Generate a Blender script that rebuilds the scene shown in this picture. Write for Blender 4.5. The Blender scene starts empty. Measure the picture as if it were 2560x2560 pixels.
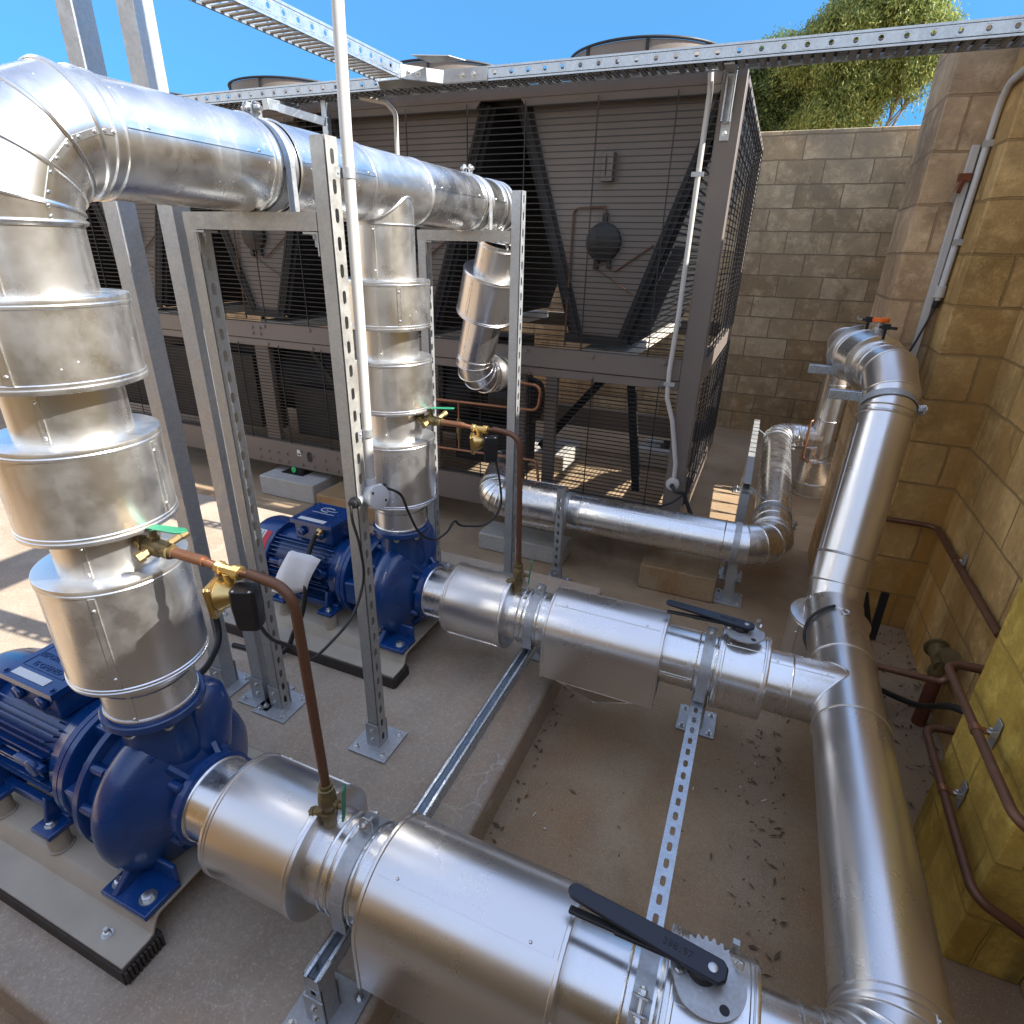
import bpy, bmesh, math, random
from mathutils import Vector, Matrix
random.seed(11)
V = Vector
R = math.radians
PI = math.pi
scene = bpy.context.scene
COL = scene.collection

# ------------------------------------------------------------------ mesh builder
def frame(d):
    d = V(d).normalized()
    a = V((0, 0, 1)) if abs(d.z) < .9 else V((1, 0, 0))
    u = a.cross(d).normalized()
    return u, d.cross(u).normalized(), d

class MB:
    def __init__(s):
        s.v = []; s.f = []
    def add(s, vs, fs):
        o = len(s.v)
        s.v += [tuple(x) for x in vs]
        s.f += [tuple(i + o for i in f) for f in fs]
        return s
    def box(s, x0, x1, y0, y1, z0, z1):
        vs = [(x, y, z) for z in (z0, z1) for y in (y0, y1) for x in (x0, x1)]
        return s.add(vs, [(0, 2, 3, 1), (4, 5, 7, 6), (0, 1, 5, 4), (2, 6, 7, 3), (0, 4, 6, 2), (1, 3, 7, 5)])
    def bar(s, p0, p1, w, h, up=(0, 0, 1)):
        p0 = V(p0); p1 = V(p1); d = (p1 - p0).normalized()
        up = V(up)
        if abs(up.dot(d)) > .99: up = V((0, 1, 0))
        u = up.cross(d).normalized(); n = d.cross(u).normalized()
        vs = []
        for p in (p0, p1):
            for a, b in ((-1, -1), (1, -1), (1, 1), (-1, 1)):
                vs.append(p + u * (a * w / 2) + n * (b * h / 2))
        return s.add(vs, [(0, 3, 2, 1), (4, 5, 6, 7), (0, 1, 5, 4), (1, 2, 6, 5), (2, 3, 7, 6), (3, 0, 4, 7)])
    def rings(s, rs, closed=False, cap0=False, cap1=False):
        n = len(rs[0]); vs = [p for r in rs for p in r]; fs = []
        m = len(rs)
        for i in range(m if closed else m - 1):
            j = (i + 1) % m
            for k in range(n):
                l = (k + 1) % n
                fs.append((i * n + k, i * n + l, j * n + l, j * n + k))
        if cap0: fs.append(tuple(range(n - 1, -1, -1)))
        if cap1: fs.append(tuple((m - 1) * n + k for k in range(n)))
        return s.add(vs, fs)
    def lathe(s, o, d, prof, n=48, cap0=True, cap1=True, ph=0.0):
        o = V(o); u, w, d = frame(d); rs = []
        for t, r in prof:
            rs.append([o + d * t + (u * math.cos(ph + 2 * PI * k / n) + w * math.sin(ph + 2 * PI * k / n)) * max(r, 1e-5) for k in range(n)])
        return s.rings(rs, False, cap0, cap1)
    def cyl(s, p0, p1, r0, r1=None, n=24):
        p0 = V(p0); p1 = V(p1)
        return s.lathe(p0, p1 - p0, [(0, r0), ((p1 - p0).length, r0 if r1 is None else r1)], n)
    def tube(s, pts, r, n=10, caps=True, closed=False):
        pts = [V(p) for p in pts]; m = len(pts); rs = []; u = None
        for i, p in enumerate(pts):
            if closed: d = pts[(i + 1) % m] - pts[i - 1]
            else: d = pts[min(i + 1, m - 1)] - pts[max(i - 1, 0)]
            d.normalize()
            if u is None: u, w, _ = frame(d)
            else:
                u = (u - d * u.dot(d)).normalized()
            w = d.cross(u)
            q = r[i] if isinstance(r, (list, tuple)) else r
            rs.append([p + (u * math.cos(2 * PI * k / n) + w * math.sin(2 * PI * k / n)) * q for k in range(n)])
        return s.rings(rs, closed, caps and not closed, caps and not closed)
    def miter(s, pts, r, n=48, bead=.0035, cap=(False, False), skip=()):
        """sheet metal pipe of straight gores, mitred at each joint, a raised bead on every joint"""
        pts = [V(p) for p in pts]; m = len(pts)
        d0 = (pts[1] - pts[0]).normalized(); u, w, _ = frame(d0)
        ring = [pts[0] + (u * math.cos(2 * PI * k / n) + w * math.sin(2 * PI * k / n)) * r for k in range(n)]
        allr = [ring]
        for i in range(1, m):
            din = (pts[i] - pts[i - 1]).normalized()
            dout = (pts[i + 1] - pts[i]).normalized() if i < m - 1 else din
            nb = (din + dout).normalized()
            ring = [q + din * ((pts[i] - q).dot(nb) / din.dot(nb)) for q in ring]
            allr.append(ring)
        for i in range(m - 1):
            s.rings([allr[i], allr[i + 1]], False, cap[0] and i == 0, cap[1] and i == m - 2)
        for i, rg in enumerate(allr):
            if bead and i not in skip:
                c = sum(rg, V((0, 0, 0))) / n
                s.tube([c + (q - c) * (1 + .0005 / r) for q in rg], bead, 6, closed=True)
        return s
    def ringbead(s, o, d, r, b=.0035, n=48):
        o = V(o); u, w, d = frame(d)
        return s.tube([o + (u * math.cos(2 * PI * k / n) + w * math.sin(2 * PI * k / n)) * r for k in range(n)], b, 6, closed=True)
    def prism(s, poly, o, u, w, t):
        """polygon (list of 2-d points) in plane u,w through o, extruded by vector t"""
        o = V(o); u = V(u); w = V(w); t = V(t); n = len(poly)
        a = [o + u * x + w * y for x, y in poly]; b = [p + t for p in a]
        if u.cross(w).dot(t) < 0:
            a, b = b, a
        fs = [tuple(range(n - 1, -1, -1)), tuple(range(n, 2 * n))]
        fs += [(k, (k + 1) % n, n + (k + 1) % n, n + k) for k in range(n)]
        return s.add(a + b, fs)
    def hexbolt(s, p, d, r=.008, h=.006, washer=True, stud=.0):
        p = V(p); d = V(d).normalized()
        if washer: s.lathe(p, d, [(0, r * 1.5), (.0018, r * 1.5)], 14)
        s.lathe(p + d * .0018, d, [(0, r), (h, r), (h + .0012, r * .8)], 6)
        if stud: s.lathe(p + d * (h + .002), d, [(0, r * .55), (stud, r * .55)], 10)
        return s
    def screw(s, p, d, r=.0035):
        return s.lathe(p, d, [(-.001, r), (.0012, r), (.0026, r * .55)], 8)
    def holeplate(s, o, u, w, L, W, pitch, hl, hw, t, off=0., first=None):
        """slotted strip: length L along u, width W along w, thickness t along u x w; slots hl x hw every pitch"""
        o = V(o); u = V(u).normalized(); w = V(w).normalized(); nn = u.cross(w)
        N = 16; k = 0; x = first if first is not None else pitch / 2
        cuts = []
        while x + pitch / 2 <= L + 1e-6:
            cuts.append(x); x += pitch
        def quad(x0, x1):
            if x1 - x0 < 1e-5: return
            P = lambda a, b, c: o + u * a + w * b + nn * c
            vs = [P(a, b, c) for c in (0, t) for b in (-W / 2, W / 2) for a in (x0, x1)]
            s.add(vs, [(0, 2, 3, 1), (4, 5, 7, 6), (0, 1, 5, 4), (2, 6, 7, 3)])
        last = 0
        for c in cuts:
            quad(last, c - pitch / 2)
            a, b = pitch / 2, W / 2
            outer = []
            for i in range(4): outer.append((a, -b + 2 * b * i / 4))
            for i in range(4): outer.append((a - 2 * a * i / 4, b))
            for i in range(4): outer.append((-a, b - 2 * b * i / 4))
            for i in range(4): outer.append((-a + 2 * a * i / 4, -b))
            inner = []
            rr = min(hl, hw) / 2
            for (px, py) in outer:
                ang = math.atan2(py / b, px / a)
                cx = (hl / 2 - rr) * (1 if math.cos(ang) > 1e-6 else -1 if math.cos(ang) < -1e-6 else 0)
                cy = (hw / 2 - rr) * (1 if math.sin(ang) > 1e-6 else -1 if math.sin(ang) < -1e-6 else 0)
                inner.append((cx + rr * math.cos(ang), cy + rr * math.sin(ang)))
            vs = []
            for cz in (0, t):
                for q in outer: vs.append(o + u * (c + q[0]) + w * q[1] + nn * cz)
                for q in inner: vs.append(o + u * (c + q[0]) + w * q[1] + nn * cz)
            fs = []
            for i in range(16):
                j = (i + 1) % 16
                fs.append((i, 16 + i, 16 + j, j))
                fs.append((32 + i, 32 + j, 48 + j, 48 + i))
                fs.append((16 + i, 48 + i, 48 + j, 16 + j))
            s.add(vs, fs); last = c + pitch / 2
        quad(last, L)
        return s
    def strut(s, p0, p1, open_dir, w=.041, t=.0025, slots=True, pitch=.05, hl=.028, hw=.014, depth=None):
        """C channel between p0 and p1 (centre line); open side faces open_dir, slots in the web opposite"""
        p0 = V(p0); p1 = V(p1); d = (p1 - p0).normalized(); L = (p1 - p0).length
        o = V(open_dir); o = (o - d * o.dot(d)).normalized(); x = d.cross(o).normalized()
        dp = depth or w
        base = p0 - o * (dp / 2)
        if slots: s.holeplate(base, d, x, L, w, pitch, hl, hw, t)
        else: s.bar(base + o * t / 2, base + d * L + o * t / 2, w, t, o)
        for k in (-1, 1):
            c = p0 + x * (k * (w / 2 - t / 2)) + o * (t / 2)
            s.bar(c, c + d * L, t, dp - t, o)
            lip = p0 + x * (k * (w / 2 - .005)) + o * (dp / 2 - t / 2)
            s.bar(lip, lip + d * L, .0095, t, o)
            lp = p0 + x * (k * (w / 2 - .009)) + o * (dp / 2 - .005)
            s.bar(lp, lp + d * L, t, .0085, o)
        return s
    def build(s, name, mat, parent=None, sharp=38, smooth=True, bevel=0, origin=None, bseg=2):
        me = bpy.data.meshes.new(name)
        off = V((0, 0, 0))
        if parent is not None:
            p = parent
            while p.parent is not None: p = p.parent
            off = V(p.location)
        else:
            if origin is not None: off = V(origin)
            else:
                xs = [q[0] for q in s.v]; ys = [q[1] for q in s.v]; zs = [q[2] for q in s.v]
                off = V(((min(xs) + max(xs)) / 2, (min(ys) + max(ys)) / 2, min(zs)))
        me.from_pydata([(q[0] - off.x, q[1] - off.y, q[2] - off.z) for q in s.v], [], s.f)
        me.validate(); me.update()
        bm = bmesh.new(); bm.from_mesh(me)
        bmesh.ops.recalc_face_normals(bm, faces=bm.faces)
        bm.to_mesh(me); bm.free()
        if smooth:
            me.polygons.foreach_set('use_smooth', [True] * len(me.polygons))
            me.set_sharp_from_angle(angle=R(sharp))
        me.materials.append(mat)
        ob = bpy.data.objects.new(name, me); COL.objects.link(ob)
        if parent is not None: ob.parent = parent
        else: ob.location = off
        if bevel:
            b = ob.modifiers.new('bevel', 'BEVEL'); b.width = bevel; b.segments = bseg; b.limit_method = 'ANGLE'; b.angle_limit = R(40)
            b.harden_normals = False
        return ob

def tag(o, label=None, cat=None, group=None, kind=None):
    if label: o['label'] = label
    if cat: o['category'] = cat
    if group: o['group'] = group
    if kind: o['kind'] = kind
    return o
def thing(name, loc, label, cat, group=None):
    o = bpy.data.objects.new(name, None); COL.objects.link(o); o.location = loc
    o.empty_display_size = .05
    return tag(o, label, cat, group)
def copy_thing(o, delta, label):
    c = o.copy(); COL.objects.link(c); c.location = V(o.location) + V(delta); c['label'] = label
    for ch in o.children:
        k = ch.copy(); COL.objects.link(k); k.parent = c
        for g in ch.children:
            q = g.copy(); COL.objects.link(q); q.parent = k
    return c
def arc(p, a, b, r, n=6):
    """points rounding the corner p between directions a (back) and b (ahead), each unit, corner radius r"""
    p = V(p); a = V(a).normalized(); b = V(b).normalized()
    ang = a.angle(b); t = r / math.tan(ang / 2)
    s = p + a * t; e = p + b * t
    c = p + (a + b).normalized() * (r / math.sin(ang / 2))
    out = []
    v0 = s - c; v1 = e - c; th = v0.angle(v1); ax = v0.cross(v1).normalized()
    for i in range(n + 1):
        out.append(c + Matrix.Rotation(th * i / n, 3, ax) @ v0)
    return out
def bent(pts, r, n=6):
    pts = [V(p) for p in pts]; out = [pts[0]]
    for i in range(1, len(pts) - 1):
        a = pts[i - 1] - pts[i]; b = pts[i + 1] - pts[i]
        rr = r
        ang = a.angle(b)
        if abs(ang - PI) < .05: out.append(pts[i]); continue
        m = min(a.length, b.length) * .48
        rr = min(rr, m * math.tan(ang / 2))
        out += arc(pts[i], a, b, rr, n)
    out.append(pts[-1]); return out
def curve(pts, sub=8):
    """smooth Catmull-Rom path"""
    pts = [V(p) for p in pts]; P = [pts[0] * 2 - pts[1]] + pts + [pts[-1] * 2 - pts[-2]]; out = []
    for i in range(1, len(P) - 2):
        a, b, c, d = P[i - 1], P[i], P[i + 1], P[i + 2]
        for k in range(sub):
            t = k / sub
            out.append(.5 * ((2 * b) + (c - a) * t + (2 * a - 5 * b + 4 * c - d) * t * t + (3 * b - a - 3 * c + d) * t ** 3))
    out.append(pts[-1]); return out

# ------------------------------------------------------------------ materials
class NT:
    def __init__(s, name):
        s.m = bpy.data.materials.new(name); s.m.use_nodes = True
        s.t = s.m.node_tree; s.t.nodes.clear()
        s.out = s.t.nodes.new('ShaderNodeOutputMaterial')
        s.p = s.t.nodes.new('ShaderNodeBsdfPrincipled')
        s.t.links.new(s.p.outputs[0], s.out.inputs[0])
        s.co = None
    def n(s, typ, **kw):
        nd = s.t.nodes.new(typ)
        for k, v in kw.items():
            if k == 'ins':
                for a, b in v.items(): s.set(nd, a, b)
            else: setattr(nd, k, v)
        return nd
    def set(s, nd, key, val):
        sock = nd.inputs[key]
        if hasattr(val, 'is_output') and val.is_output: s.t.links.new(val, sock)
        else: sock.default_value = val
    def coord(s):
        if not s.co: s.co = s.n('ShaderNodeTexCoord')
        return s.co.outputs['Object']
    def world(s):
        return s.n('ShaderNodeNewGeometry').outputs['Position']
    def noise(s, scale, detail=5, rough=.55, vec=None, dist=0.):
        return s.n('ShaderNodeTexNoise', ins={'Vector': vec or s.coord(), 'Scale': scale, 'Detail': detail, 'Roughness': rough, 'Distortion': dist}).outputs['Fac']
    def scalev(s, v, sc):
        return s.n('ShaderNodeMapping', ins={'Vector': v, 'Scale': sc}).outputs[0]
    def ramp(s, fac, stops):
        r = s.n('ShaderNodeValToRGB', ins={'Fac': fac}); e = r.color_ramp.elements
        while len(e) < len(stops): e.new(.5)
        for i, (p, c) in enumerate(stops):
            e[i].position = p; e[i].color = (c[0], c[1], c[2], 1) if not isinstance(c, (int, float)) else (c, c, c, 1)
        return r.outputs[0]
    def rng(s, fac, a, b, c, d):
        return s.n('ShaderNodeMapRange', ins={'Value': fac, 'From Min': a, 'From Max': b, 'To Min': c, 'To Max': d}).outputs[0]
    def mix(s, fac, a, b, mode='MIX'):
        m = s.n('ShaderNodeMix', data_type='RGBA', blend_type=mode)
        s.set(m, 0, fac)
        for i, x in ((6, a), (7, b)):
            if isinstance(x, tuple) and len(x) == 3: x = x + (1,)
            s.set(m, i, x)
        return m.outputs[2]
    def math(s, op, a, b=0.):
        m = s.n('ShaderNodeMath', operation=op); s.set(m, 0, a); s.set(m, 1, b); return m.outputs[0]
    def bump(s, h, strength, dist=.01, prev=None):
        b = s.n('ShaderNodeBump', ins={'Height': h, 'Strength': strength, 'Distance': dist})
        if prev: s.set(b, 'Normal', prev)
        return b.outputs[0]
    def fin(s, **kw):
        for k, v in kw.items():
            k = {'base': 'Base Color', 'metal': 'Metallic', 'rough': 'Roughness', 'normal': 'Normal', 'coat': 'Coat Weight', 'coatr': 'Coat Roughness', 'spec': 'Specular IOR Level'}[k]
            if isinstance(v, tuple) and len(v) == 3: v = v + (1,)
            s.set(s.p, k, v)
        return s.m

def simple(name, col, rough=.5, metal=0., var=.12, nscale=14, bump=.05, bscale=60, coat=0.):
    t = NT(name)
    f = t.noise(nscale, 5)
    c = t.mix(f, tuple(x * (1 - var) for x in col), tuple(min(1, x * (1 + var)) for x in col))
    r = t.rng(t.noise(nscale * .7, 6), .3, .7, max(.03, rough - .08), min(1, rough + .08))
    kw = dict(base=c, rough=r, metal=metal)
    if bump: kw['normal'] = t.bump(t.noise(bscale, 3), bump, .002)
    if coat: kw['coat'] = coat; kw['coatr'] = .12
    return t.fin(**kw)

def cladding(name, lo=.17, hi=.34, dent=.05, col=(.80, .80, .79), metal=.9, cloud=.5, streak=0.):
    """mill-finish aluminium sheet: cloudy roughness, faint dents, a dull oxide haze"""
    t = NT(name); co = t.coord()
    a = t.noise(4.5, 4, .55); b = t.noise(13, 5, .6); c = t.noise(2.2, 3)
    f = t.mix(cloud, a, b)
    rough = t.rng(f, .36, .66, lo, hi)
    base = t.mix(t.rng(c, .35, .7, 0, 1), col, tuple(x * .93 for x in col))
    m_ = metal
    if streak:
        sv = t.noise(1, 4, .6, t.scalev(co, (26, 26, 1.6)))
        rough = t.math('ADD', rough, t.rng(sv, .55, .75, 0, .12))
        m_ = t.rng(b, .4, .65, metal + .04, metal - streak)
        vo = t.n('ShaderNodeTexVoronoi', feature='F1', ins={'Vector': co, 'Scale': 55.0, 'Randomness': 1.0})
        sp = t.math('MULTIPLY', t.rng(vo.outputs['Distance'], .07, .12, 1, 0), t.rng(t.noise(3, 2), .56, .62, 0, 1))
        base = t.mix(t.math('MULTIPLY', sp, .5), base, (.92, .92, .92))
        rough = t.math('ADD', rough, t.math('MULTIPLY', sp, .3))
    return t.fin(base=base, rough=rough, metal=m_, normal=t.bump(t.noise(2.6, 1.5), dent, .02))

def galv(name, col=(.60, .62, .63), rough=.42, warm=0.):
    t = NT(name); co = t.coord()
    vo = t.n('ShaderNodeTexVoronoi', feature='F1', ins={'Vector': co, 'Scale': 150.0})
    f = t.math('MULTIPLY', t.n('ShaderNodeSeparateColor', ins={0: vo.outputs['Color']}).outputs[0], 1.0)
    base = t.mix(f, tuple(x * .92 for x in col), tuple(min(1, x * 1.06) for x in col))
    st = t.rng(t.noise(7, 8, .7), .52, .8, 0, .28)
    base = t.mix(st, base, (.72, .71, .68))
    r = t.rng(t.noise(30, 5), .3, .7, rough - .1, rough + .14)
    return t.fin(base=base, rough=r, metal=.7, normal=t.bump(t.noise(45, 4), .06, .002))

def block_mat(name, c1, c2, mortar, rust=0., mscale=1.0, seed=0.):
    """split-face limestone coloured blocks 400 x 200, drawn on whichever wall face is met"""
    t = NT(name); P = t.world()
    geo = t.n('ShaderNodeNewGeometry')
    sp = t.n('ShaderNodeSeparateXYZ', ins={0: P}); sn = t.n('ShaderNodeSeparateXYZ', ins={0: geo.outputs['Normal']})
    ny = t.rng(t.math('ABSOLUTE', sn.outputs[1]), .4, .6, 0, 1)
    mx = t.n('ShaderNodeMix', data_type='FLOAT', ins={0: ny, 2: sp.outputs[1], 3: sp.outputs[0]})
    uv = t.n('ShaderNodeCombineXYZ', ins={0: t.math('ADD', mx.outputs[0], seed), 1: sp.outputs[2], 2: 0.})
    jit = t.n('ShaderNodeTexNoise', ins={'Vector': P, 'Scale': 7.0, 'Detail': 4.0})
    jv = t.n('ShaderNodeVectorMath', operation='MULTIPLY_ADD', ins={0: jit.outputs['Color'], 1: (.016, .016, 0), 2: uv.outputs[0]})
    br = t.n('ShaderNodeTexBrick', offset=.5, ins={'Vector': jv.outputs[0], 'Color1': (0, 0, 0, 1), 'Color2': (1, 1, 1, 1), 'Mortar': (.5, .5, .5, 1),
              'Scale': 1.0, 'Mortar Size': .0055, 'Mortar Smooth': .25, 'Bias': 0., 'Brick Width': .4, 'Row Height': .2})
    base = t.mix(br.outputs['Color'], tuple(x * .78 for x in c1), tuple(min(1, x * 1.12) for x in c2))
    n1 = t.noise(2.4, 8, .65, P); n2 = t.noise(42, 7, .75, P); n3 = t.noise(9, 8, .72, P)
    base = t.mix(t.rng(n1, .36, .66, 0, .7), base, tuple(x * .50 for x in c1))
    base = t.mix(t.rng(n2, .36, .60, .0, .3), base, tuple(x * .42 for x in c2))
    base = t.mix(t.rng(n3, .50, .70, 0, .5), base, tuple(min(1, x * 1.4) for x in c2))
    base = t.mix(t.rng(t.noise(4.2, 8, .7, P, 1.5), .56, .72, 0, .6), base, tuple(x * .33 for x in c1))
    if rust:
        low = t.rng(sp.outputs[2], .2, 2.0, 1, 0)
        streak = t.noise(1.0, 6, .6, t.scalev(P, (5, 5, .7)))
        fr = t.math('MULTIPLY', t.rng(streak, .38, .68, .15, 1), low)
        base = t.mix(t.math('MULTIPLY', fr, rust), base, (.42, .20, .035))
        dk = t.math('MULTIPLY', t.rng(t.noise(1.0, 5, .6, t.scalev(P, (7, 7, .5))), .56, .72, 0, .6), t.rng(sp.outputs[2], .1, 1.6, 1, .2))
        base = t.mix(dk, base, (.10, .075, .035))
    # grey-green weathering near the top and dark mould in the joints
    top = t.math('MULTIPLY', t.rng(sp.outputs[2], 1.9, 2.8, 0, 1), t.rng(n1, .4, .65, 0, .8))
    base = t.mix(top, base, (.24, .22, .18))
    jm = t.math('MULTIPLY', br.outputs['Fac'], t.rng(n3, .3, .7, .45, 1))
    base = t.mix(jm, base, mortar)
    pits = t.rng(t.n('ShaderNodeTexVoronoi', ins={'Vector': P, 'Scale': 70.0}).outputs['Distance'], .05, .18, 0, 1)
    h = t.math('ADD', t.math('MULTIPLY', br.outputs['Fac'], -1.0), t.math('MULTIPLY', n2, .55))
    h = t.math('ADD', h, t.math('MULTIPLY', n3, .4))
    h = t.math('ADD', h, t.math('MULTIPLY', pits, .15))
    return t.fin(base=base, rough=.93, normal=t.bump(h, 1.0, .016), spec=.2)

def concrete(name, a, b, stain, stainamt=.5, crust=0., dark=(.09, .075, .06), bstr=.35):
    t = NT(name); P = t.world()
    n1 = t.noise(1.3, 9, .62, P); n2 = t.noise(6, 8, .65, P); n3 = t.noise(60, 5, .7, P); n4 = t.noise(2.3, 5, .6, P, .8)
    base = t.mix(t.rng(n1, .34, .66, 0, 1), a, b)
    base = t.mix(t.math('MULTIPLY', t.rng(n4, .45, .68, 0, 1), stainamt), base, stain)
    base = t.mix(t.rng(n2, .5, .75, 0, .45), base, tuple(x * .62 for x in a))
    base = t.mix(t.rng(t.noise(.9, 7, .6, P, 1.2), .60, .74, 0, .75), base, dark)
    base = t.mix(t.rng(n3, .35, .65, 0, .42), base, tuple(x * .55 for x in b))
    grit = t.rng(t.noise(170, 3, .7, P), .54, .68, 0, .5)
    base = t.mix(grit, base, tuple(min(1, x * 1.45) for x in b))
    if crust:
        vo = t.n('ShaderNodeTexVoronoi', feature='DISTANCE_TO_EDGE', ins={'Vector': t.n('ShaderNodeVectorMath', operation='MULTIPLY_ADD', ins={0: t.n('ShaderNodeTexNoise', ins={'Vector': P, 'Scale': 9.0, 'Detail': 6.0}).outputs['Color'], 1: (.16, .16, .16), 2: P}).outputs[0], 'Scale': 5.5})
        e = t.math('MULTIPLY', t.rng(vo.outputs['Distance'], .0, .02, 1, 0), t.rng(t.noise(2.1, 3, .5, P), .58, .66, 0, crust))
        base = t.mix(e, base, (.62, .58, .52))
    h = t.math('ADD', t.math('MULTIPLY', n3, .5), n2)
    h = t.math('ADD', h, t.math('MULTIPLY', t.noise(170, 3, .7, P), .35))
    return t.fin(base=base, rough=.88, normal=t.bump(h, bstr, .006), spec=.3)

M = {}
M['alu'] = cladding('aluminium_cladding', .23, .29, .03, metal=.96, cloud=.2, streak=.04)
M['alu_old'] = cladding('weathered_cladding', .25, .34, .04, metal=.93, cloud=.35, streak=.05)
M['alu_satin'] = cladding('satin_cladding', .26, .33, .025, (.79, .77, .75), metal=.96, cloud=.2)
M['galv_dark'] = galv('shaded_tray_steel', (.26, .265, .27), .5)  # darker steel colour carries the shade under the tray
M['galv'] = galv('galvanised_steel', (.46, .475, .485), .48)
M['galv_dull'] = galv('dull_galvanised_steel', (.44, .435, .41), .56)
M['zinc'] = galv('zinc_plated_strut', (.50, .56, .62), .3)
M['bolt'] = simple('bolt_steel', (.62, .62, .6), .32, .95, .1, 40, .03)
M['blue'] = simple('pump_blue_paint', (.004, .044, .18), .27, 0, .2, 9, .12, 34, coat=.5)
M['bluecast'] = simple('cast_blue_paint', (.0035, .040, .16), .30, 0, .25, 12, .3, 55, coat=.45)
M['black'] = simple('black_plastic', (.012, .012, .014), .42, 0, .2)
M['lever'] = simple('black_lever_coating', (.014, .018, .03), .36, 0, .15, 12, .08, 120)
M['rubber'] = simple('black_rubber', (.014, .014, .014), .55, 0, .25)
M['padrub'] = simple('dusty_rubber_pad', (.045, .036, .03), .85, 0, .4, 25, .3)
M['copper'] = simple('copper_tube', (.34, .165, .095), .42, .85, .25, 18, .05)
M['copper_old'] = simple('tarnished_copper', (.16, .078, .045), .5, .5, .3, 22, .1)
M['brass'] = simple('brass_fitting', (.62, .44, .17), .34, .92, .18, 20, .15, 80)
M['brass_old'] = simple('dull_brass', (.20, .15, .07), .5, .6, .3, 20, .2)
M['green'] = simple('green_handle_paint', (.015, .22, .11), .4, 0, .15)
M['red'] = simple('red_plastic', (.42, .03, .02), .4)
M['orange'] = simple('orange_plastic', (.85, .16, .012), .4)
M['pvc'] = simple('white_pvc', (.50, .49, .465), .42, 0, .05, 6, .02)
M['pvc_grey'] = simple('grey_pvc', (.55, .56, .57), .45, 0, .05, 6, .02)
M['chiller'] = simple('taupe_enamel', (.165, .138, .12), .48, 0, .1, 5, .04)
M['panel'] = simple('taupe_sheet_panel', (.17, .148, .135), .45, .15, .16, 3, .05, 8)
M['dark'] = simple('dark_machine_enamel', (.011, .012, .015), .6, 0, .3)
M['coil'] = simple('condenser_fins', (.010, .0105, .013), .8, .0, .3, 30, .4, 200)
M['wire'] = simple('black_coated_wire', (.012, .012, .013), .5, 0, .1, 9, 0)
M['pan'] = simple('pale_drain_pan', (.62, .58, .5), .5)
M['skid'] = simple('painted_steel_skid', (.42, .37, .29), .62, .1, .3, 7, .25, 30)
M['paper'] = simple('white_paper', (.80, .80, .79), .8, 0, .04)
M['rust'] = simple('rusty_steel', (.17, .055, .025), .85, 0, .45, 18, .5, 50)
M['label_white'] = simple('white_label', (.7, .7, .68), .5, 0, .05, 9, 0)
M['label_red'] = simple('red_label', (.55, .03, .035), .5, 0, .05, 9, 0)
M['ink'] = simple('dark_ink', (.02, .02, .025), .6, 0, .05, 9, 0)
M['conc_block'] = concrete('precast_block', (.40, .385, .35), (.50, .48, .44), (.30, .27, .2), .3, 0, (.22, .2, .16), .8)
M['conc_rusty'] = concrete('stained_block', (.30, .20, .10), (.42, .31, .19), (.26, .12, .03), .7, 0, (.14, .09, .05), .8)
M['floor'] = concrete('yard_concrete', (.29, .205, .125), (.41, .305, .195), (.30, .16, .075), .6, .0, (.10, .075, .05), .6)
M['plinth'] = concrete('plinth_concrete', (.33, .265, .20), (.46, .385, .30), (.34, .20, .11), .5, .45, (.17, .14, .11), .5)
M['wall_back'] = block_mat('grey_tan_blocks', (.44, .325, .19), (.60, .48, .32), (.20, .16, .11), .4)
M['wall_right'] = block_mat('rust_stained_blocks', (.60, .37, .13), (.74, .50, .22), (.27, .18, .08), .95, seed=.13)
M['pilaster'] = block_mat('pink_tan_blocks', (.66, .44, .25), (.80, .57, .35), (.32, .22, .13), .5, seed=.2)
M['yellow'] = block_mat('ochre_blocks', (.72, .47, .085), (.82, .56, .13), (.40, .27, .06), .25, seed=.17)
# ------------------------------------------------------------------ ground, plinth, walls
g = MB(); g.add([(-90, -90, 0), (90, -90, 0), (90, 90, 0), (-90, 90, 0)], [(0, 1, 2, 3)])
tag(g.build('ground', M['floor'], origin=(0, 0, 0)), kind='structure')
pl = MB().box(-6.5, -.556, .262, 2.62, -.02, .15)
tag(pl.build('plinth_floor', M['plinth'], bevel=.016, origin=(0, 0, 0), bseg=3), kind='structure')

WH = 2.64
w = MB().box(-9, 2.2, 6.81, 7.02, 0, 2.83)
tag(w.build('block_wall', M['wall_back'], bevel=.006), 'tall tan block wall at the far end beyond the chiller, trees rising above it', 'wall')
rw = thing('block_wall', (1.03, 1.5, 0), 'rust stained block wall with stepped piers along the right side of the yard', 'wall')
MB().box(.935, 1.13, -2.2, 3.14, 0, WH).build('wall_face', M['wall_right'], rw, bevel=.005)
MB().box(.705, 1.128, 3.141, 3.392, 0, WH).build('pier', M['wall_right'], rw, bevel=.006)
MB().box(.502, 1.126, 3.393, 3.9, 0, WH).build('pier', M['pilaster'], rw, bevel=.006)
MB().box(.76, .934, 1.37, 1.815, 0, WH).build('pier', M['yellow'], rw, bevel=.006)['label'] = 'ochre yellow pier with copper pipes clipped across it'
MB().box(.937, 1.13, 5.05, 6.805, 0, WH).build('wall_face', M['wall_right'], rw, bevel=.005)

rear = MB().box(-9, .93, -1.75, -1.55, 0, 1.9)
tag(rear.build('block_wall', M['wall_right'], bevel=.006), 'block wall closing the near side of the yard, mirrored brown in the silver pipes', 'wall')

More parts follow.
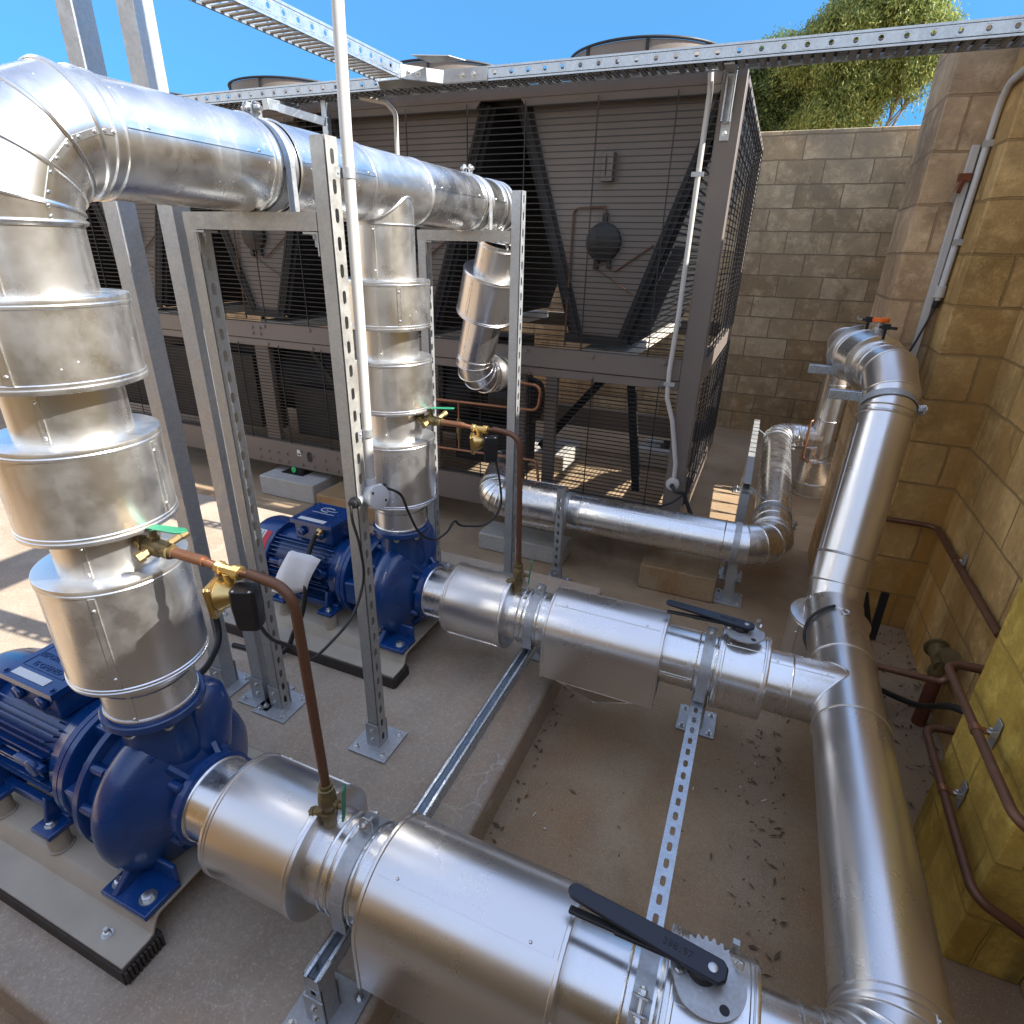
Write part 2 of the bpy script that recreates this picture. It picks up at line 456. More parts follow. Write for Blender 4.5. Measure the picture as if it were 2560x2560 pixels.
gt = thing('yard_gate', (1.03, 4.45, 0), 'braced steel gate in the opening of the right wall past the piers', 'gate')
gb = MB()
for y in (3.93, 5.02): gb.box(1.01, 1.05, y - .02, y + .02, .06, 2.0)
for z in (.08, .78, 1.98): gb.box(1.012, 1.048, 3.95, 5.0, z - .02, z + .02)
gb.build('gate_frame', M['galv_dull'], gt)
gb = MB().box(1.02, 1.03, 3.952, 4.998, .1, .765)
gb.build('kick_panel', M['galv_dull'], gt)
gb = MB(); k = 0; y = 3.95
while y < 4.99:
    y2 = min(y + .21, 5.0)
    gb.bar((1.03, y, .8), (1.03, y2, 1.96), .012, .022); gb.bar((1.03, y2, .8), (1.03, y2, 1.96), .012, .016)
    y = y2
gb.build('infill_bars', M['galv_dull'], gt)

# ------------------------------------------------------------------ pumps
def pump(y, label, first):
    zc = .433
    t = thing('pump', (-1.24, y, .255), label, 'pump', 'blue water pumps')
    # volute: swept profile, bulging with angle towards the outlet
    m = MB(); n = 72
    prof = [(-1.128, .088), (-1.140, .096), (-1.150, .112), (-1.158, .128), (-1.166, .140), (-1.176, .156), (-1.186, .174), (-1.198, .190), (-1.214, .205), (-1.232, .2125), (-1.252, .2125), (-1.270, .206), (-1.286, .196), (-1.296, .186), (-1.304, .176), (-1.318, .172), (-1.336, .172)]
    rs = []
    for x, r in prof:
        ring = []
        for k in range(n):
            a = 2 * PI * k / n
            sp = 1 + .045 * math.sin((a - .4) / 2) ** 2 * (1 if r > .15 else 0)
            ring.append((x, y + r * sp * math.cos(a), zc + r * sp * math.sin(a)))
        rs.append(ring)
    m.rings(rs, False, True, True)
    # outlet neck
    m.lathe((-1.25, y, zc + .10), (0, 0, 1), [(0, .098), (.085, .090), (.13, .083), (.20, .080), (.255, .088), (.27, .105)], 40)
    m.lathe((-1.225, y + .06, zc + .08), (0, .32, 1), [(0, .085), (.11, .078), (.17, .05), (.19, .02)], 28)
    # cast pads and web on the eye
    for a in (.9, 2.2, -.5, -2.6):
        c = V((-1.150, y + .115 * math.cos(a), zc + .115 * math.sin(a)))
        m.lathe(c, (1, 0, 0), [(-.02, .016), (.022, .013), (.026, .008)], 14)
    for a in (1.15, 2.0, -1.0, -2.1):
        p = V((-1.116, y + .10 * math.cos(a), zc + .10 * math.sin(a))); q = V((-1.17, y + .150 * math.cos(a), zc + .150 * math.sin(a)))
        m.bar(p, q, .012, .018)
    vol = m.build('volute', M['bluecast'], t, sharp=45, bevel=0)
    # raised casting ridge and numbers
    m = MB(); m.bar((-1.190, y - .02, zc + .187), (-1.196, y - .085, zc + .170), .012, .006)
    m.build('casting_mark', M['bluecast'], vol)
    # suction flange
    m = MB().lathe((-1.13, y, zc), (1, 0, 0), [(0, .112), (.003, .118), (.022, .118), (.025, .114)], 48)
    for k in range(8):
        a = PI / 8 + k * PI / 4
        m.hexbolt((-1.131, y + .1 * math.cos(a), zc + .1 * math.sin(a)), (-1, 0, 0), .009, .008)
    m.build('suction_flange', M['blue'], t)
    m = MB().lathe((-1.25, y, .700), (0, 0, 1), [(0, .113), (.003, .116), (.020, .116), (.023, .113)], 48)
    f = m.build('discharge_flange', M['blue'], t)
    m = MB()
    for k in range(8):
        a = PI / 8 + k * PI / 4
        m.hexbolt((-1.25 + .104 * math.cos(a), y + .104 * math.sin(a), .699), (0, 0, -1), .009, .009)
    m.build('flange_bolts', M['bolt'], f)
    # foot
    for sgn in (-1, 1):
        m = MB().box(-1.282, -1.120, y + sgn * .185 - .05, y + sgn * .185 + .05, .256, .274)
        m.prism([(.232, 0), (.03, 0), (.03, .16), (.075, .15), (.12, .09)], (-1.248, y, .273), (0, sgn, 0), (0, 0, 1), (.020, 0, 0))
        m.box(-1.282, -1.125, y + sgn * .137 - .006, y + sgn * .137 + .006, .272, .33)
        ft = m.build('foot', M['blue'], t, bevel=.004)
        m = MB().hexbolt((-1.157, y + sgn * .197, .274), (0, 0, 1), .014, .010)
        m.hexbolt((-1.255, y + sgn * .20, .274), (0, 0, 1), .012, .009, True, .008)
        m.build('foot_bolt', M['bolt'], ft)
    # back plate, lantern, motor flange
    m = MB().lathe((-1.336, y, zc), (-1, 0, 0), [(0, .196), (.003, .203), (.020, .203), (.024, .198), (.024, .14)], 64, True, True)
    for k in range(12):
        a = PI / 12 + k * PI / 6
        c = V((-1.36, y + .186 * math.cos(a), zc + .186 * math.sin(a)))
        m.lathe(c + V((.02, 0, 0)), (1, 0, 0), [(0, .014), (.045, .013)], 12)
        m.hexbolt(c, (-1, 0, 0), .008, .007)
    m.build('back_plate', M['bluecast'], t, bevel=0)
    m = MB().lathe((-1.36, y, zc), (-1, 0, 0), [(0, .085), (.075, .085)], 32)
    m.box(-1.435, -1.358, y - .06, y + .06, zc + .105, zc + .165)
    m.box(-1.435, -1.358, y - .17, y - .11, zc - .05, zc + .05)
    m.box(-1.435, -1.358, y + .11, y + .17, zc - .05, zc + .05)
    m.build('lantern', M['blue'], t, bevel=.006)
    m = MB().lathe((-1.435, y, zc), (-1, 0, 0), [(0, .172), (.003, .178), (.020, .178), (.0205, .174), (.0235, .174), (.024, .178), (.040, .178), (.044, .170), (.052, .162), (.075, .154), (.105, .148)], 64)
    m.build('motor_flange', M['blue'], t, sharp=30)
    m = MB().lathe((-1.53, y, zc), (-1, 0, 0), [(0, .134), (.35, .134)], 48)
    nf = 52
    for k in range(nf):
        a = 2 * PI * k / nf
        if 1.15 < a < 1.99: continue           # terminal box sits here
        d = V((0, math.cos(a), math.sin(a)))
        h = .158 - .006 * (k % 2)
        x0 = -1.545 - .012 * ((k * 7) % 3)
        m.bar(V((x0, y, zc)) + d * ((.13 + h) / 2), V((-1.872, y, zc)) + d * ((.13 + h) / 2), .0045, h - .13, d)
    m.build('motor_fins', M['blue'], t)
    for sy in (-1, 1):
        for dx in (-1.60, -1.79):
            m = MB().box(dx - .06, dx + .055, y + sy * .150 - .010, y + sy * .150 + .010, zc + .035, zc + .058)
            m.lathe((dx + .02, y + sy * .150, zc + .047), (0, sy, 0), [(0, .026), (.014, .026), (.016, .012)], 20)
            m.build('lifting_lug', M['blue'], t, bevel=.004)
    # fan cover
    m = MB().lathe((-1.868, y, zc), (-1, 0, 0), [(0, .162), (.004, .166), (.105, .165), (.125, .158), (.140, .140), (.150, .10), (.152, .0)], 56)
    fc = m.build('fan_cover', M['blue'], t)
    for i, (mm, d0, d1) in enumerate((('label_red', 0, .030), ('label_white', .031, .085))):
        m = MB(); rr = []
        for k in range(9):
            a = R(118 + k * 4.6)
            rr.append([(-1.885 - d1, y + .167 * math.cos(a), zc + .167 * math.sin(a)), (-1.885 - d0, y + .167 * math.cos(a), zc + .167 * math.sin(a))])
        for k in range(8): m.add([rr[k][0], rr[k][1], rr[k + 1][1], rr[k + 1][0]], [(0, 1, 2, 3)])
        m.build('warning_label', M[mm], fc)
    m = MB()
    for d in (.040, .056, .070):
        rr = []
        for k in range(9):
            a = R(120 + k * 4)
            rr.append([(-1.885 - d - .004, y + .1676 * math.cos(a), zc + .1676 * math.sin(a)), (-1.885 - d, y + .1676 * math.cos(a), zc + .1676 * math.sin(a))])
        for k in range(8): m.add([rr[k][0], rr[k][1], rr[k + 1][1], rr[k + 1][0]], [(0, 1, 2, 3)])
    m.build('label_print', M['ink'], fc)
    # feet of the motor and their spacers
    for sy in (-1, 1):
        for dx in (-1.512, -1.766):
            m = MB().box(dx - .045, dx + .03, y + sy * .165 - .055, y + sy * .165 + .055, .318, .334)
            m.prism([(0, 0), (.06, 0), (.06, .05), (.02, .085)], (dx - .02, y + sy * .20, .333), (0, -sy, 0), (0, 0, 1), (.014, 0, 0))
            mf = m.build('motor_foot', M['blue'], t, bevel=.003)
            MB().hexbolt((dx - .005, y + sy * .19, .334), (0, 0, 1), .010, .009).build('foot_bolt', M['bolt'], mf)
            m = MB().lathe((dx, y + sy * .188, .255), (0, 0, 1), [(0, .031), (.005, .031), (.0055, .027), (.063, .027)], 24)
            m.build('spacer', M['skid'], t)
        m = MB().box(-1.80, -1.49, y + sy * .15 - .012, y + sy * .15 + .012, .318, .345)
        m.build('foot_rail', M['blue'], t, bevel=.004)
    # terminal box
    tz = .668; yo = .02
    m = MB().box(-1.765, -1.565, y + yo - .085, y + yo + .085, .57, tz - .020)
    for x in (-1.72, -1.62): m.lathe((x, y + yo - .085, .615), (0, -1, 0), [(0, .020), (.014, .020), (.016, .017)], 18)
    tb = m.build('terminal_box', M['blue'], t, bevel=.006)
    m = MB().box(-1.778, -1.552, y + yo - .097, y + yo + .097, tz - .020, tz)
    for x in (-1.764, -1.566):
        for yy in (-.082, .082): m.hexbolt((x, y + yo + yy, tz), (0, 0, 1), .006, .004, True)
    m.build('box_lid', M['blue'], tb, bevel=.006)
    m = MB().box(-1.745, -1.605, y + yo - .082, y + yo - .058, tz + .0005, tz + .002)
    m.build('lid_plate', M['label_white'], tb)
    m = MB()
    if first:
        fr = [(-1.755, y + yo - .045), (-1.585, y + yo - .045), (-1.585, y + yo + .075), (-1.755, y + yo + .075)]
        m.tube([(a, b, tz + .0005) for a, b in fr], .0016, 6, closed=True)
        m.build('lid_rim', M['blue'], tb)
        for i, (s, sz) in enumerate((('ISOLATE', .036), ('BEFORE COVER', .024), ('IS OPENED', .024))):
            letter(s, (-1.67, y + yo + .038 - i * .034, tz + .0006), sz, M['bluecast'], tb, t, ext=.0015)
    else:
        m.tube([(-1.68 + .036 * math.cos(a), y + yo + .042 + .020 * math.sin(a), tz + .0004) for a in [R(40 + 10 * k) for k in range(26)]], .0022, 6)
        m.tube([(-1.66 + .03 * math.cos(a), y + yo + .048 + .014 * math.sin(a), tz + .0004) for a in [R(180 + 10 * k) for k in range(18)]], .0016, 6)
        m.bar((-1.74, y + yo + .006, tz + .0008), (-1.62, y + yo + .006, tz + .0008), .003, .0014)
        m.build('lid_emblem', M['pvc_grey'], tb)
        for i, s in enumerate(('DANGER', 'ISOLATE SUPPLY', 'BEFORE OPENING')):
            letter(s, (-1.68, y + yo - .012 - i * .014, tz + .0006), .013, M['bluecast'], tb, t, ext=.001)
    letter('65/32' , (-1.207, y - .005, zc + .2155), .038, M['bluecast'], vol, t, rot=(R(10), R(22), R(0)), ext=.002)
    return t

def letter(s, p, size, mat, parent, root, rot=(0, 0, 0), ext=.001, align='CENTER', name='lettering'):
    c = bpy.data.curves.new(name, 'FONT'); c.body = s; c.size = size; c.extrude = ext; c.align_x = align; c.align_y = 'CENTER'
    c.materials.append(mat)
    o = bpy.data.objects.new(name, c); COL.objects.link(o)
    dg = bpy.context.evaluated_depsgraph_get(); dg.update()
    me = bpy.data.meshes.new_from_object(o.evaluated_get(dg)); bpy.data.objects.remove(o)
    me.name = name; o = bpy.data.objects.new(name, me); COL.objects.link(o)
    if not me.materials: me.materials.append(mat)
    o.parent = parent; o.location = V(p) - V(root.location); o.rotation_euler = rot
    return o

def skid(y, label):
    t = thing('pump_skid', (-1.6, y, .15), label, 'pump base', 'steel pump skids')
    x0, x1 = -2.16, -1.118; th = .008
    prof = [(-.312, .206), (-.243, .206), (-.232, .210), (-.214, .248), (-.203, .255), (.203, .255), (.214, .248), (.232, .210), (.243, .206), (.312, .206)]
    m = MB(); vs = []
    for x in (x0, x1):
        for a, b in prof: vs.append((x, y + a, b))
        for a, b in prof: vs.append((x, y + a * (1 if abs(a) > .24 else .985), b - th))
    n = len(prof); fs = []
    for i in range(n - 1):
        fs += [(i, i + 1, 2 * n + i + 1, 2 * n + i), (n + i, 3 * n + i, 3 * n + i + 1, n + i + 1)]
        fs += [(i, n + i, n + i + 1, i + 1), (2 * n + i, 2 * n + i + 1, 3 * n + i + 1, 3 * n + i)]
    for i in (0, n - 1): fs.append((i, 2 * n + i, 3 * n + i, n + i))
    m.add(vs, fs); m.build('base_plate', M['skid'], t, sharp=50, bevel=.0015)
    for sgn in (-1, 1):
        m = MB().box(x0, x1 + .004, y + sgn * .266 - .052, y + sgn * .266 + .052, .151, .1975)
        for k in range(10):
            yy = y + sgn * .266 - .045 + k * .01
            m.box(x1 + .004, x1 + .012, yy - .0032, yy + .0032, .155, .194)
        m.build('rubber_pad', M['padrub'], t)
        for x in (-1.22, -2.05):
            MB().hexbolt((x, y + sgn * .275, .206), (0, 0, 1), .009, .008, True, .012).build('anchor_bolt', M['bolt'], t)
    return t

P1Y, P2Y, ZC = .70, 1.82, .433
pump(P1Y, 'blue pump nearest the camera, under the thick riser at the left edge', True)
pump(P2Y, 'blue pump further back with a white paper hung on its motor', False)
skid(P1Y, 'bent steel base plate on rubber strips under the nearest blue pump')
skid(P2Y, 'bent steel base plate on rubber strips under the farther blue pump')
# ------------------------------------------------------------------ clad pipes
def seam(m, p0, p1, nrm, w=.012, screws=3):
    """lap seam: thin raised strip with screw heads"""
    p0 = V(p0); p1 = V(p1); nrm = V(nrm).normalized()
    m.bar(p0, p1, w, .0016, nrm)
    m.bar(p0 + (p1 - p0).normalized().cross(nrm) * w * .5, p1 + (p1 - p0).normalized().cross(nrm) * w * .5, .0022, .003, nrm)
    for k in range(screws):
        f = (k + .5) / screws
        f = .12 + .76 * (k / max(1, screws - 1)) if screws > 1 else .5
        m.screw(p0.lerp(p1, f) + nrm * .0008, nrm, .0038)
def jacket(o, d, t0, t1, r, ri, seam_dirs=()):
    """insulation box of sheet metal: rimmed drum round a pipe from t0 to t1 along d"""
    m = MB(); o = V(o); d = V(d).normalized()
    m.lathe(o, d, [(t0 + .001, ri), (t0, r * .6), (t0, r - .001), (t0 + .001, r + .0015), (t0 + .004, r + .0025), (t0 + .009, r + .0025), (t0 + .0105, r + .0005), (t0 + .013, r + .002), (t0 + .017, r + .002), (t0 + .019, r),
                   (t1 - .019, r), (t1 - .017, r + .002), (t1 - .013, r + .002), (t1 - .0105, r + .0005), (t1 - .009, r + .0025), (t1 - .004, r + .0025), (t1 - .001, r + .0015), (t1, r - .001), (t1, r * .6), (t1 - .001, ri)], 72, False, False)
    for n in seam_dirs:
        n = V(n).normalized()
        seam(m, o + d * (t0 + .02) + n * (r + .0008), o + d * (t1 - .02) + n * (r + .0008), n, .012, 2)
    return m
def straight(o, d, t0, t1, r, beads=(), seams=(), n=56):
    m = MB(); o = V(o); d = V(d).normalized()
    m.lathe(o, d, [(t0, r), (t1, r)], n, False, False)
    for t in beads: m.ringbead(o + d * t, d, r + .0006, .0034, n)
    for nn, a, b in seams:
        nn = V(nn).normalized(); seam(m, o + d * a + nn * (r + .0008), o + d * b + nn * (r + .0008), nn, .010, 2)
    return m
def gores(p0, d0, p1, d1, n=4):
    """centre line of a segmented elbow: from p0 heading d0, round the corner, to p1 arriving along d1"""
    p0 = V(p0); p1 = V(p1); d0 = V(d0).normalized(); d1 = V(d1).normalized()
    w = p1 - p0; k = d0.dot(d1); den = 1 - k * k
    s0 = (w.dot(d0) - k * w.dot(d1)) / den; s1 = (k * w.dot(d0) - w.dot(d1)) / den
    c = (p0 + d0 * s0 + p1 + d1 * s1) / 2
    a = (p0 - c); b = (p1 - c); m = min(a.length, b.length)
    da = a.normalized(); db = b.normalized(); th = PI - da.angle(db)
    st = c + da * m; en = c + db * m; rad = m / math.tan(th / 2)
    o = c + (da + db).normalized() * (rad / math.cos(th / 2)); v0 = st - o; ax = v0.cross(en - o).normalized()
    pts = [p0]
    if a.length > m + .01: pts.append(st)
    for i in range(n):
        q = th * (i + .5) / n
        pts.append(o + (Matrix.Rotation(q, 3, ax) @ v0) / math.cos(th / n / 2))
    if b.length > m + .01: pts.append(en)
    pts.append(p1); return pts
def saddle(m, c, d_branch, d_main, rb, rm, b=.0038):
    """raised bead where a branch meets a main of about the same size"""
    c = V(c); u = V(d_main).normalized(); d = V(d_branch).normalized(); w = d.cross(u)
    pts = []
    for k in range(64):
        a = 2 * PI * k / 64
        x = rb * math.cos(a); y = rb * math.sin(a)
        pts.append(c + u * x + w * y + d * math.sqrt(max(rm * rm - y * y, 0)))
    m.tube(pts, b, 6, closed=True)
def clamp(name, c, d, r, w, label, ear=(0, 0, 1), drop=None, mat='galv', group='pipe clamps'):
    """strap round a pipe with two bolted ears; drop = straps running down to a strut"""
    c = V(c); d = V(d).normalized(); t = thing(name, c - V((0, 0, r)), label, 'pipe clamp', group)
    m = MB().lathe(c, d, [(-w / 2, r + .0005), (-w / 2, r + .0035), (w / 2, r + .0035), (w / 2, r + .0005)], 56, False, False)
    m.build('strap', M[mat], t)
    e = V(ear).normalized(); s = d.cross(e).normalized()
    for k in (-1, 1):
        m = MB(); m.bar(c + e * (r + .001) + s * k * .014, c + e * (r + .034) + s * k * .014, .004 if abs(s.x) < .5 else w, w if abs(s.x) < .5 else .004, d if abs(s.x) < .5 else d)
        m = MB().prism([(-w / 2, 0), (w / 2, 0), (w / 2, .026), (w * .3, .034), (-w * .3, .034), (-w / 2, .026)], c + e * (r + .001) + s * (k * .013 - .0018), d, e, s * .0036)
        m.build('ear', M[mat], t)
    m = MB().lathe(c + e * (r + .021) - s * .030, s, [(0, .0055), (.06, .0055)], 12)
    m.hexbolt(c + e * (r + .021) - s * .016, -s, .0085, .007); m.hexbolt(c + e * (r + .021) + s * .016, s, .0085, .007)
    m.build('bolt', M['bolt'], t)
    if drop is not None:
        for k in (-1, 1):
            MB().bar(c + s * k * (r + .002), c + s * k * (r + .002) + V((0, 0, drop)), w, .0036, s).build('strap_leg', M[mat], t)
    return t

RS = .104          # bare cladding radius of the suction lines
RX, RZ = -1.25, 1.935
# ---- risers ----------------------------------------------------------------
def riser(y, label, jz, mat):
    t = thing('riser_pipe', (RX, y, .735), label, 'insulated pipe', 'vertical pump risers')
    ztop = 1.785 if y < 1 else 1.83
    o = (RX, y, 0)
    sd = (.55, -.83, 0) if y < 1 else (.25, -.97, 0)
    m = straight(o, (0, 0, 1), .724, ztop, .102, [.732, ztop - .004], [(sd, .73, .83), (sd, 1.12, 1.2), (sd, 1.41, 1.5), (sd, 1.67, ztop)])
    if y > 1:
        saddle(m, (RX, y, RZ), (0, 0, -1), (0, 1, 0), .102, .1055)
        m.lathe(o, (0, 0, 1), [(1.83, .102), (RZ, .102)], 56, False, False)
    m.build('pipe_cladding', M[mat], t, sharp=25)
    for i, (a, b) in enumerate(jz):
        dirs = [((.62, -.78, 0), (-.9, -.4, 0)), ((-.80, -.6, 0), (.9, .4, 0)), ((.52, -.85, 0), (-.9, -.4, 0))][i % 3] if y < 1 else [((-.3, -.95, 0), (.5, .85, 0)), ((.5, .86, 0), (-.7, .7, 0)), ((.75, -.66, 0), (-.6, .8, 0))][i % 3]
        jacket(o, (0, 0, 1), a, b, .1465, .102, dirs).build('insulation_jacket', M[mat], t, sharp=25)
    return t
riser(P1Y, 'thick silver riser with three fat jackets at the left edge, on the nearest blue pump', [(.846, 1.116), (1.212, 1.406), (1.508, 1.668)], 'alu_old')
riser(P2Y, 'silver riser with three jackets behind the white conduit, on the farther blue pump', [(.838, 1.097), (1.208, 1.399), (1.499, 1.660)], 'alu_old')

# ---- overhead discharge header ----------------------------------------------
t = thing('overhead_pipe', (RX, 1.7, RZ - .105), 'overhead silver header pipe running back from the big segmented elbow', 'insulated pipe')
m = MB().miter(gores((RX, P1Y, 1.785), (0, 0, 1), (RX, .85, RZ), (0, 1, 0), 4), .1055, 64, .0042)
e = gores((RX, P1Y, 1.785), (0, 0, 1), (RX, .85, RZ), (0, 1, 0), 4)
for i in range(5):
    a, b = e[i], e[i + 1]; d = (b - a).normalized(); n = V((1, 0, 0)); q = n * .1062
    m.bar(a + q, b + q, .010, .0018, n)
    for f in (.25, .8): m.screw(a.lerp(b, f) + q, n, .004)
m.build('elbow_cladding', M['alu'], t, sharp=14)
o = (RX, 0, RZ)
sn = (.985, 0, .17)
m = straight(o, (0, 1, 0), .85, 1.245, .105, [.872, 1.24], [(sn, .875, 1.236)]); m.build('pipe_cladding', M['alu'], t, sharp=25)
m = straight(o, (0, 1, 0), 1.245, 1.325, .0995, [1.262, 1.318]); m.build('joint_band', M['alu'], t, sharp=25)
m = straight(o, (0, 1, 0), 1.325, 1.655, .105, [1.33, 1.648], [(sn, 1.335, 1.645)]); m.build('pipe_cladding', M['alu'], t, sharp=25)
m = straight(o, (0, 1, 0), 1.648, 1.985, .1045, [1.98]); m.build('tee_cladding', M['alu_old'], t, sharp=25)
m = straight(o, (0, 1, 0), 1.985, 2.39, .105, [2.385], [(sn, 1.99, 2.38)]); m.build('pipe_cladding', M['alu'], t, sharp=25)
m = straight(o, (0, 1, 0), 2.385, 2.62, .1035, [2.41, 2.475, 2.60], [(sn, 2.48, 2.595)]); m.build('joint_band', M['alu'], t, sharp=25)
g = gores((RX, 2.62, RZ), (0, 1, 0), (RX - .015, 2.80, 1.80), (-.25, .05, -1), 4)
MB().miter(g, .104, 56, .0036).build('elbow_cladding', M['alu'], t, sharp=14)

# ---- drop into the chiller ----------------------------------------------------
t = thing('drop_pipe', (-1.42, 2.95, 1.0), 'short jacketed pipe dropping from the header end into the chiller', 'insulated pipe')
pa = V((RX - .015, 2.80, 1.80)); pb = V((-1.462, 2.93, 1.22)); d = (pb - pa).normalized(); L = (pb - pa).length
m = straight(pa, d, 0, L, .102, [.02, L - .01], [((-.3, -.95, 0), .02, L)]); m.build('pipe_cladding', M['alu_satin'], t, sharp=25)
jacket(pa, d, .15, .38, .1465, .102, ((-.28, -.95, -.1), (.9, -.2, 0))).build('insulation_jacket', M['alu_satin'], t, sharp=25)
g = gores(pb, d, (-1.43, 3.10, 1.105), (.30, 1, 0), 4)
MB().miter(g + [V((-1.40, 3.27, 1.105))], .102, 56, .0036).build('elbow_cladding', M['alu_satin'], t, sharp=14)

# ---- pump suction lines ----------------------------------------------------------
HX, HR = .457, .1065
def ubox(y):
    """jacket of the strainer: round top, straight sides, an angled pocket hanging below"""
    m = MB(); r = .147; x0, x1 = -.565, -.136; zb = .285; prof = []
    for k in range(33):
        a = PI * k / 32; prof.append((y - r * math.cos(a), ZC + r * math.sin(a)))
    prof = [(y - r, zb)] + prof + [(y + r, zb)]
    def ring(x, s): return [(x, y + (a - y) * s, ZC + (b - ZC) * s) for a, b in prof]
    rs = [ring(x0, .72), ring(x0, 1.0), ring(x0 + .002, 1.016), ring(x0 + .009, 1.016), ring(x0 + .011, 1.0), ring(x1 - .011, 1.0), ring(x1 - .009, 1.016), ring(x1 - .002, 1.016), ring(x1, 1.0), ring(x1, .72)]
    m.rings(rs, False, False, False)
    nb = len(prof)
    m.add([(x0 + .003, y - r, zb), (x1 - .003, y - r, zb), (x1 - .003, y + r, zb), (x0 + .003, y + r, zb)], [(0, 1, 2, 3)])
    n = V((0, -.42, .91)); c0 = V((x0 + .02, y, ZC)) + n * (r + .001); c1 = V((x1 - .02, y, ZC)) + n * (r + .001)
    seam(m, c0, c1, n, .013, 2)
    b = m.build('strainer_jacket', M['alu_satin'], None, sharp=25)
    return b
def suction(y, label, near):
    t = thing('suction_pipe', (-.35, y, .285), label, 'insulated pipe', 'pump suction lines')
    o = (0, y, ZC); d = (1, 0, 0); sd = (0, -.74, -.67)
    m = straight(o, d, -1.106, -.995, RS, [-1.102], [((0, -.82, -.57), -1.10, -1.0)]); m.build('pipe_cladding', M['alu'], t, sharp=25)
    jacket(o, d, -1.0, -.738, .147, RS, (sd, (0, .8, .6))).build('insulation_jacket', M['alu_satin'], t, sharp=25)
    m = straight(o, d, -.745, -.56, .106, [-.69, -.668, -.608]); m.build('pipe_cladding', M['alu'], t, sharp=25)
    u = ubox(y); u.location = V(u.location) - V(t.location); u.parent = t
    # pocket
    m = MB(); r = .147
    P = lambda x, yy, z: (x, y + yy, z)
    a, b, c = P(-.497, -r + .004, .284), P(-.205, -r + .004, .284), P(-.366, -.055, .155)
    a2, b2, c2 = P(-.497, r - .004, .284), P(-.205, r - .004, .284), P(-.366, .055, .155)
    m.add([a, b, c, a2, b2, c2], [(0, 1, 2), (3, 5, 4), (0, 2, 5, 3), (1, 4, 5, 2), (0, 3, 4, 1)])
    m.build('strainer_pocket', M['alu_satin'], t, sharp=20)
    m = MB()
    for p, q in ((a, b), (b, c), (a, c)): m.tube([V(p) + V((0, -.001, -.001)), V(q) + V((0, -.001, -.001))], .0028, 6)
    for f in (.03, .5, .97): m.screw(V(a).lerp(V(b), f) + V((0, -.002, 0)), (0, -1, 0))
    m.build('pocket_edge', M['alu'], t)
    m = straight(o, d, -.14, .05, .106, [-.022, .037], [((0, -.99, -.1), -.135, -.022)]); m.build('pipe_cladding', M['alu'], t, sharp=25)
    jacket(o, d, .043, .203, .1425, .106, ((0, -.30, .95), (0, .7, -.7))).build('insulation_jacket', M['alu'], t, sharp=25)
    if near:
        m = straight(o, d, .2, .325, .106, [.279]); m.build('pipe_cladding', M['alu'], t, sharp=25)
    else:
        m = straight(o, d, .2, HX, .106, [.279], [((0, -.30, .95), .205, .40)])
        saddle(m, (HX, y, ZC), (-1, 0, 0), (0, 1, 0), .106, HR + .0008)
        m.build('pipe_cladding', M['alu'], t, sharp=25)
    return t
suction(P1Y, 'large silver suction pipe across the bottom of the photo, with the long strainer jacket', True)
suction(P2Y, 'silver suction pipe from the farther blue pump to the right hand header', False)

# ---- suction header, riser and top run on the right ----------------------------------
t = thing('suction_header', (HX, 1.5, .04), 'big silver header pipe running away along the right wall', 'insulated pipe')
g = gores((.312, P1Y, ZC), (1, 0, 0), (HX, .845, ZC), (0, 1, 0), 5)
m = MB().miter(g, HR, 64, .0042)
for i in range(len(g) - 1):
    n = V((.45, 0, .9)).normalized(); d = (g[i + 1] - g[i]).normalized(); n = (n - d * n.dot(d)).normalized()
    m.bar(g[i] + n * (HR + .0008), g[i + 1] + n * (HR + .0008), .009, .0018, n)
    m.screw(g[i].lerp(g[i + 1], .5) + n * (HR + .001), n, .004)
m.build('elbow_cladding', M['alu_satin'], t, sharp=14)
o = (HX, 0, ZC); d = (0, 1, 0)
straight(o, d, .845, 1.65, HR, [.862], [((.985, 0, -.17), .87, 1.64)], 72).build('pipe_cladding', M['alu_satin'], t, sharp=25)
straight(o, d, 1.65, 2.0, HR + .0006, [1.66, 1.99], (), 72).build('tee_cladding', M['alu_satin'], t, sharp=25)
straight(o, d, 2.0, 2.40, HR, [2.395], (), 64).build('pipe_cladding', M['alu_satin'], t, sharp=25)
jacket((HX - .005, 2.40, 0), (0, 0, 1), .06, .40, .150, .10, ((-.8, -.6, 0),)).build('drain_leg_jacket', M['alu_satin'], t, sharp=25)
ra, rb = V((HX + .002, 2.475, .515)), V((.522, 2.855, 1.165)); rd = (rb - ra).normalized()
m = MB().miter([V((HX, 2.395, ZC)), V((HX, 2.425, ZC + .012))] + [ra, ra + rd * .12], .105, 60, .0036, skip=(0,))
m.build('elbow_cladding', M['alu_satin'], t, sharp=14)
straight(ra, rd, .12, (rb - ra).length - .01, .105, [.125], [((-.9, -.3, .1), .13, .7)], 60).build('riser_cladding', M['alu_satin'], t, sharp=25)
te = V((-.23, 1.0, 0.05)).normalized(); tc = rb + rd * .165; ta = tc + te * .155
g = gores(rb - rd * .02, rd, ta, te, 2)
MB().miter(g, .105, 60, .0036).build('elbow_cladding', M['alu_satin'], t, sharp=14)
straight(ta, te, -.004, .10, .1045, [.06, .078], (), 60).build('pipe_cladding', M['alu_satin'], t, sharp=25)
jacket(ta, te, .088, .27, .128, .10, ((.2, 0, 1),)).build('insulation_jacket', M['alu_satin'], t, sharp=25)
m = straight(ta, te, .25, .335, .116, [.315], (), 60); m.lathe(ta, te, [(.335, .116), (.336, .138), (.346, .138), (.347, .08)], 60, False, True)
m.build('end_flange', M['alu_satin'], t, sharp=25)
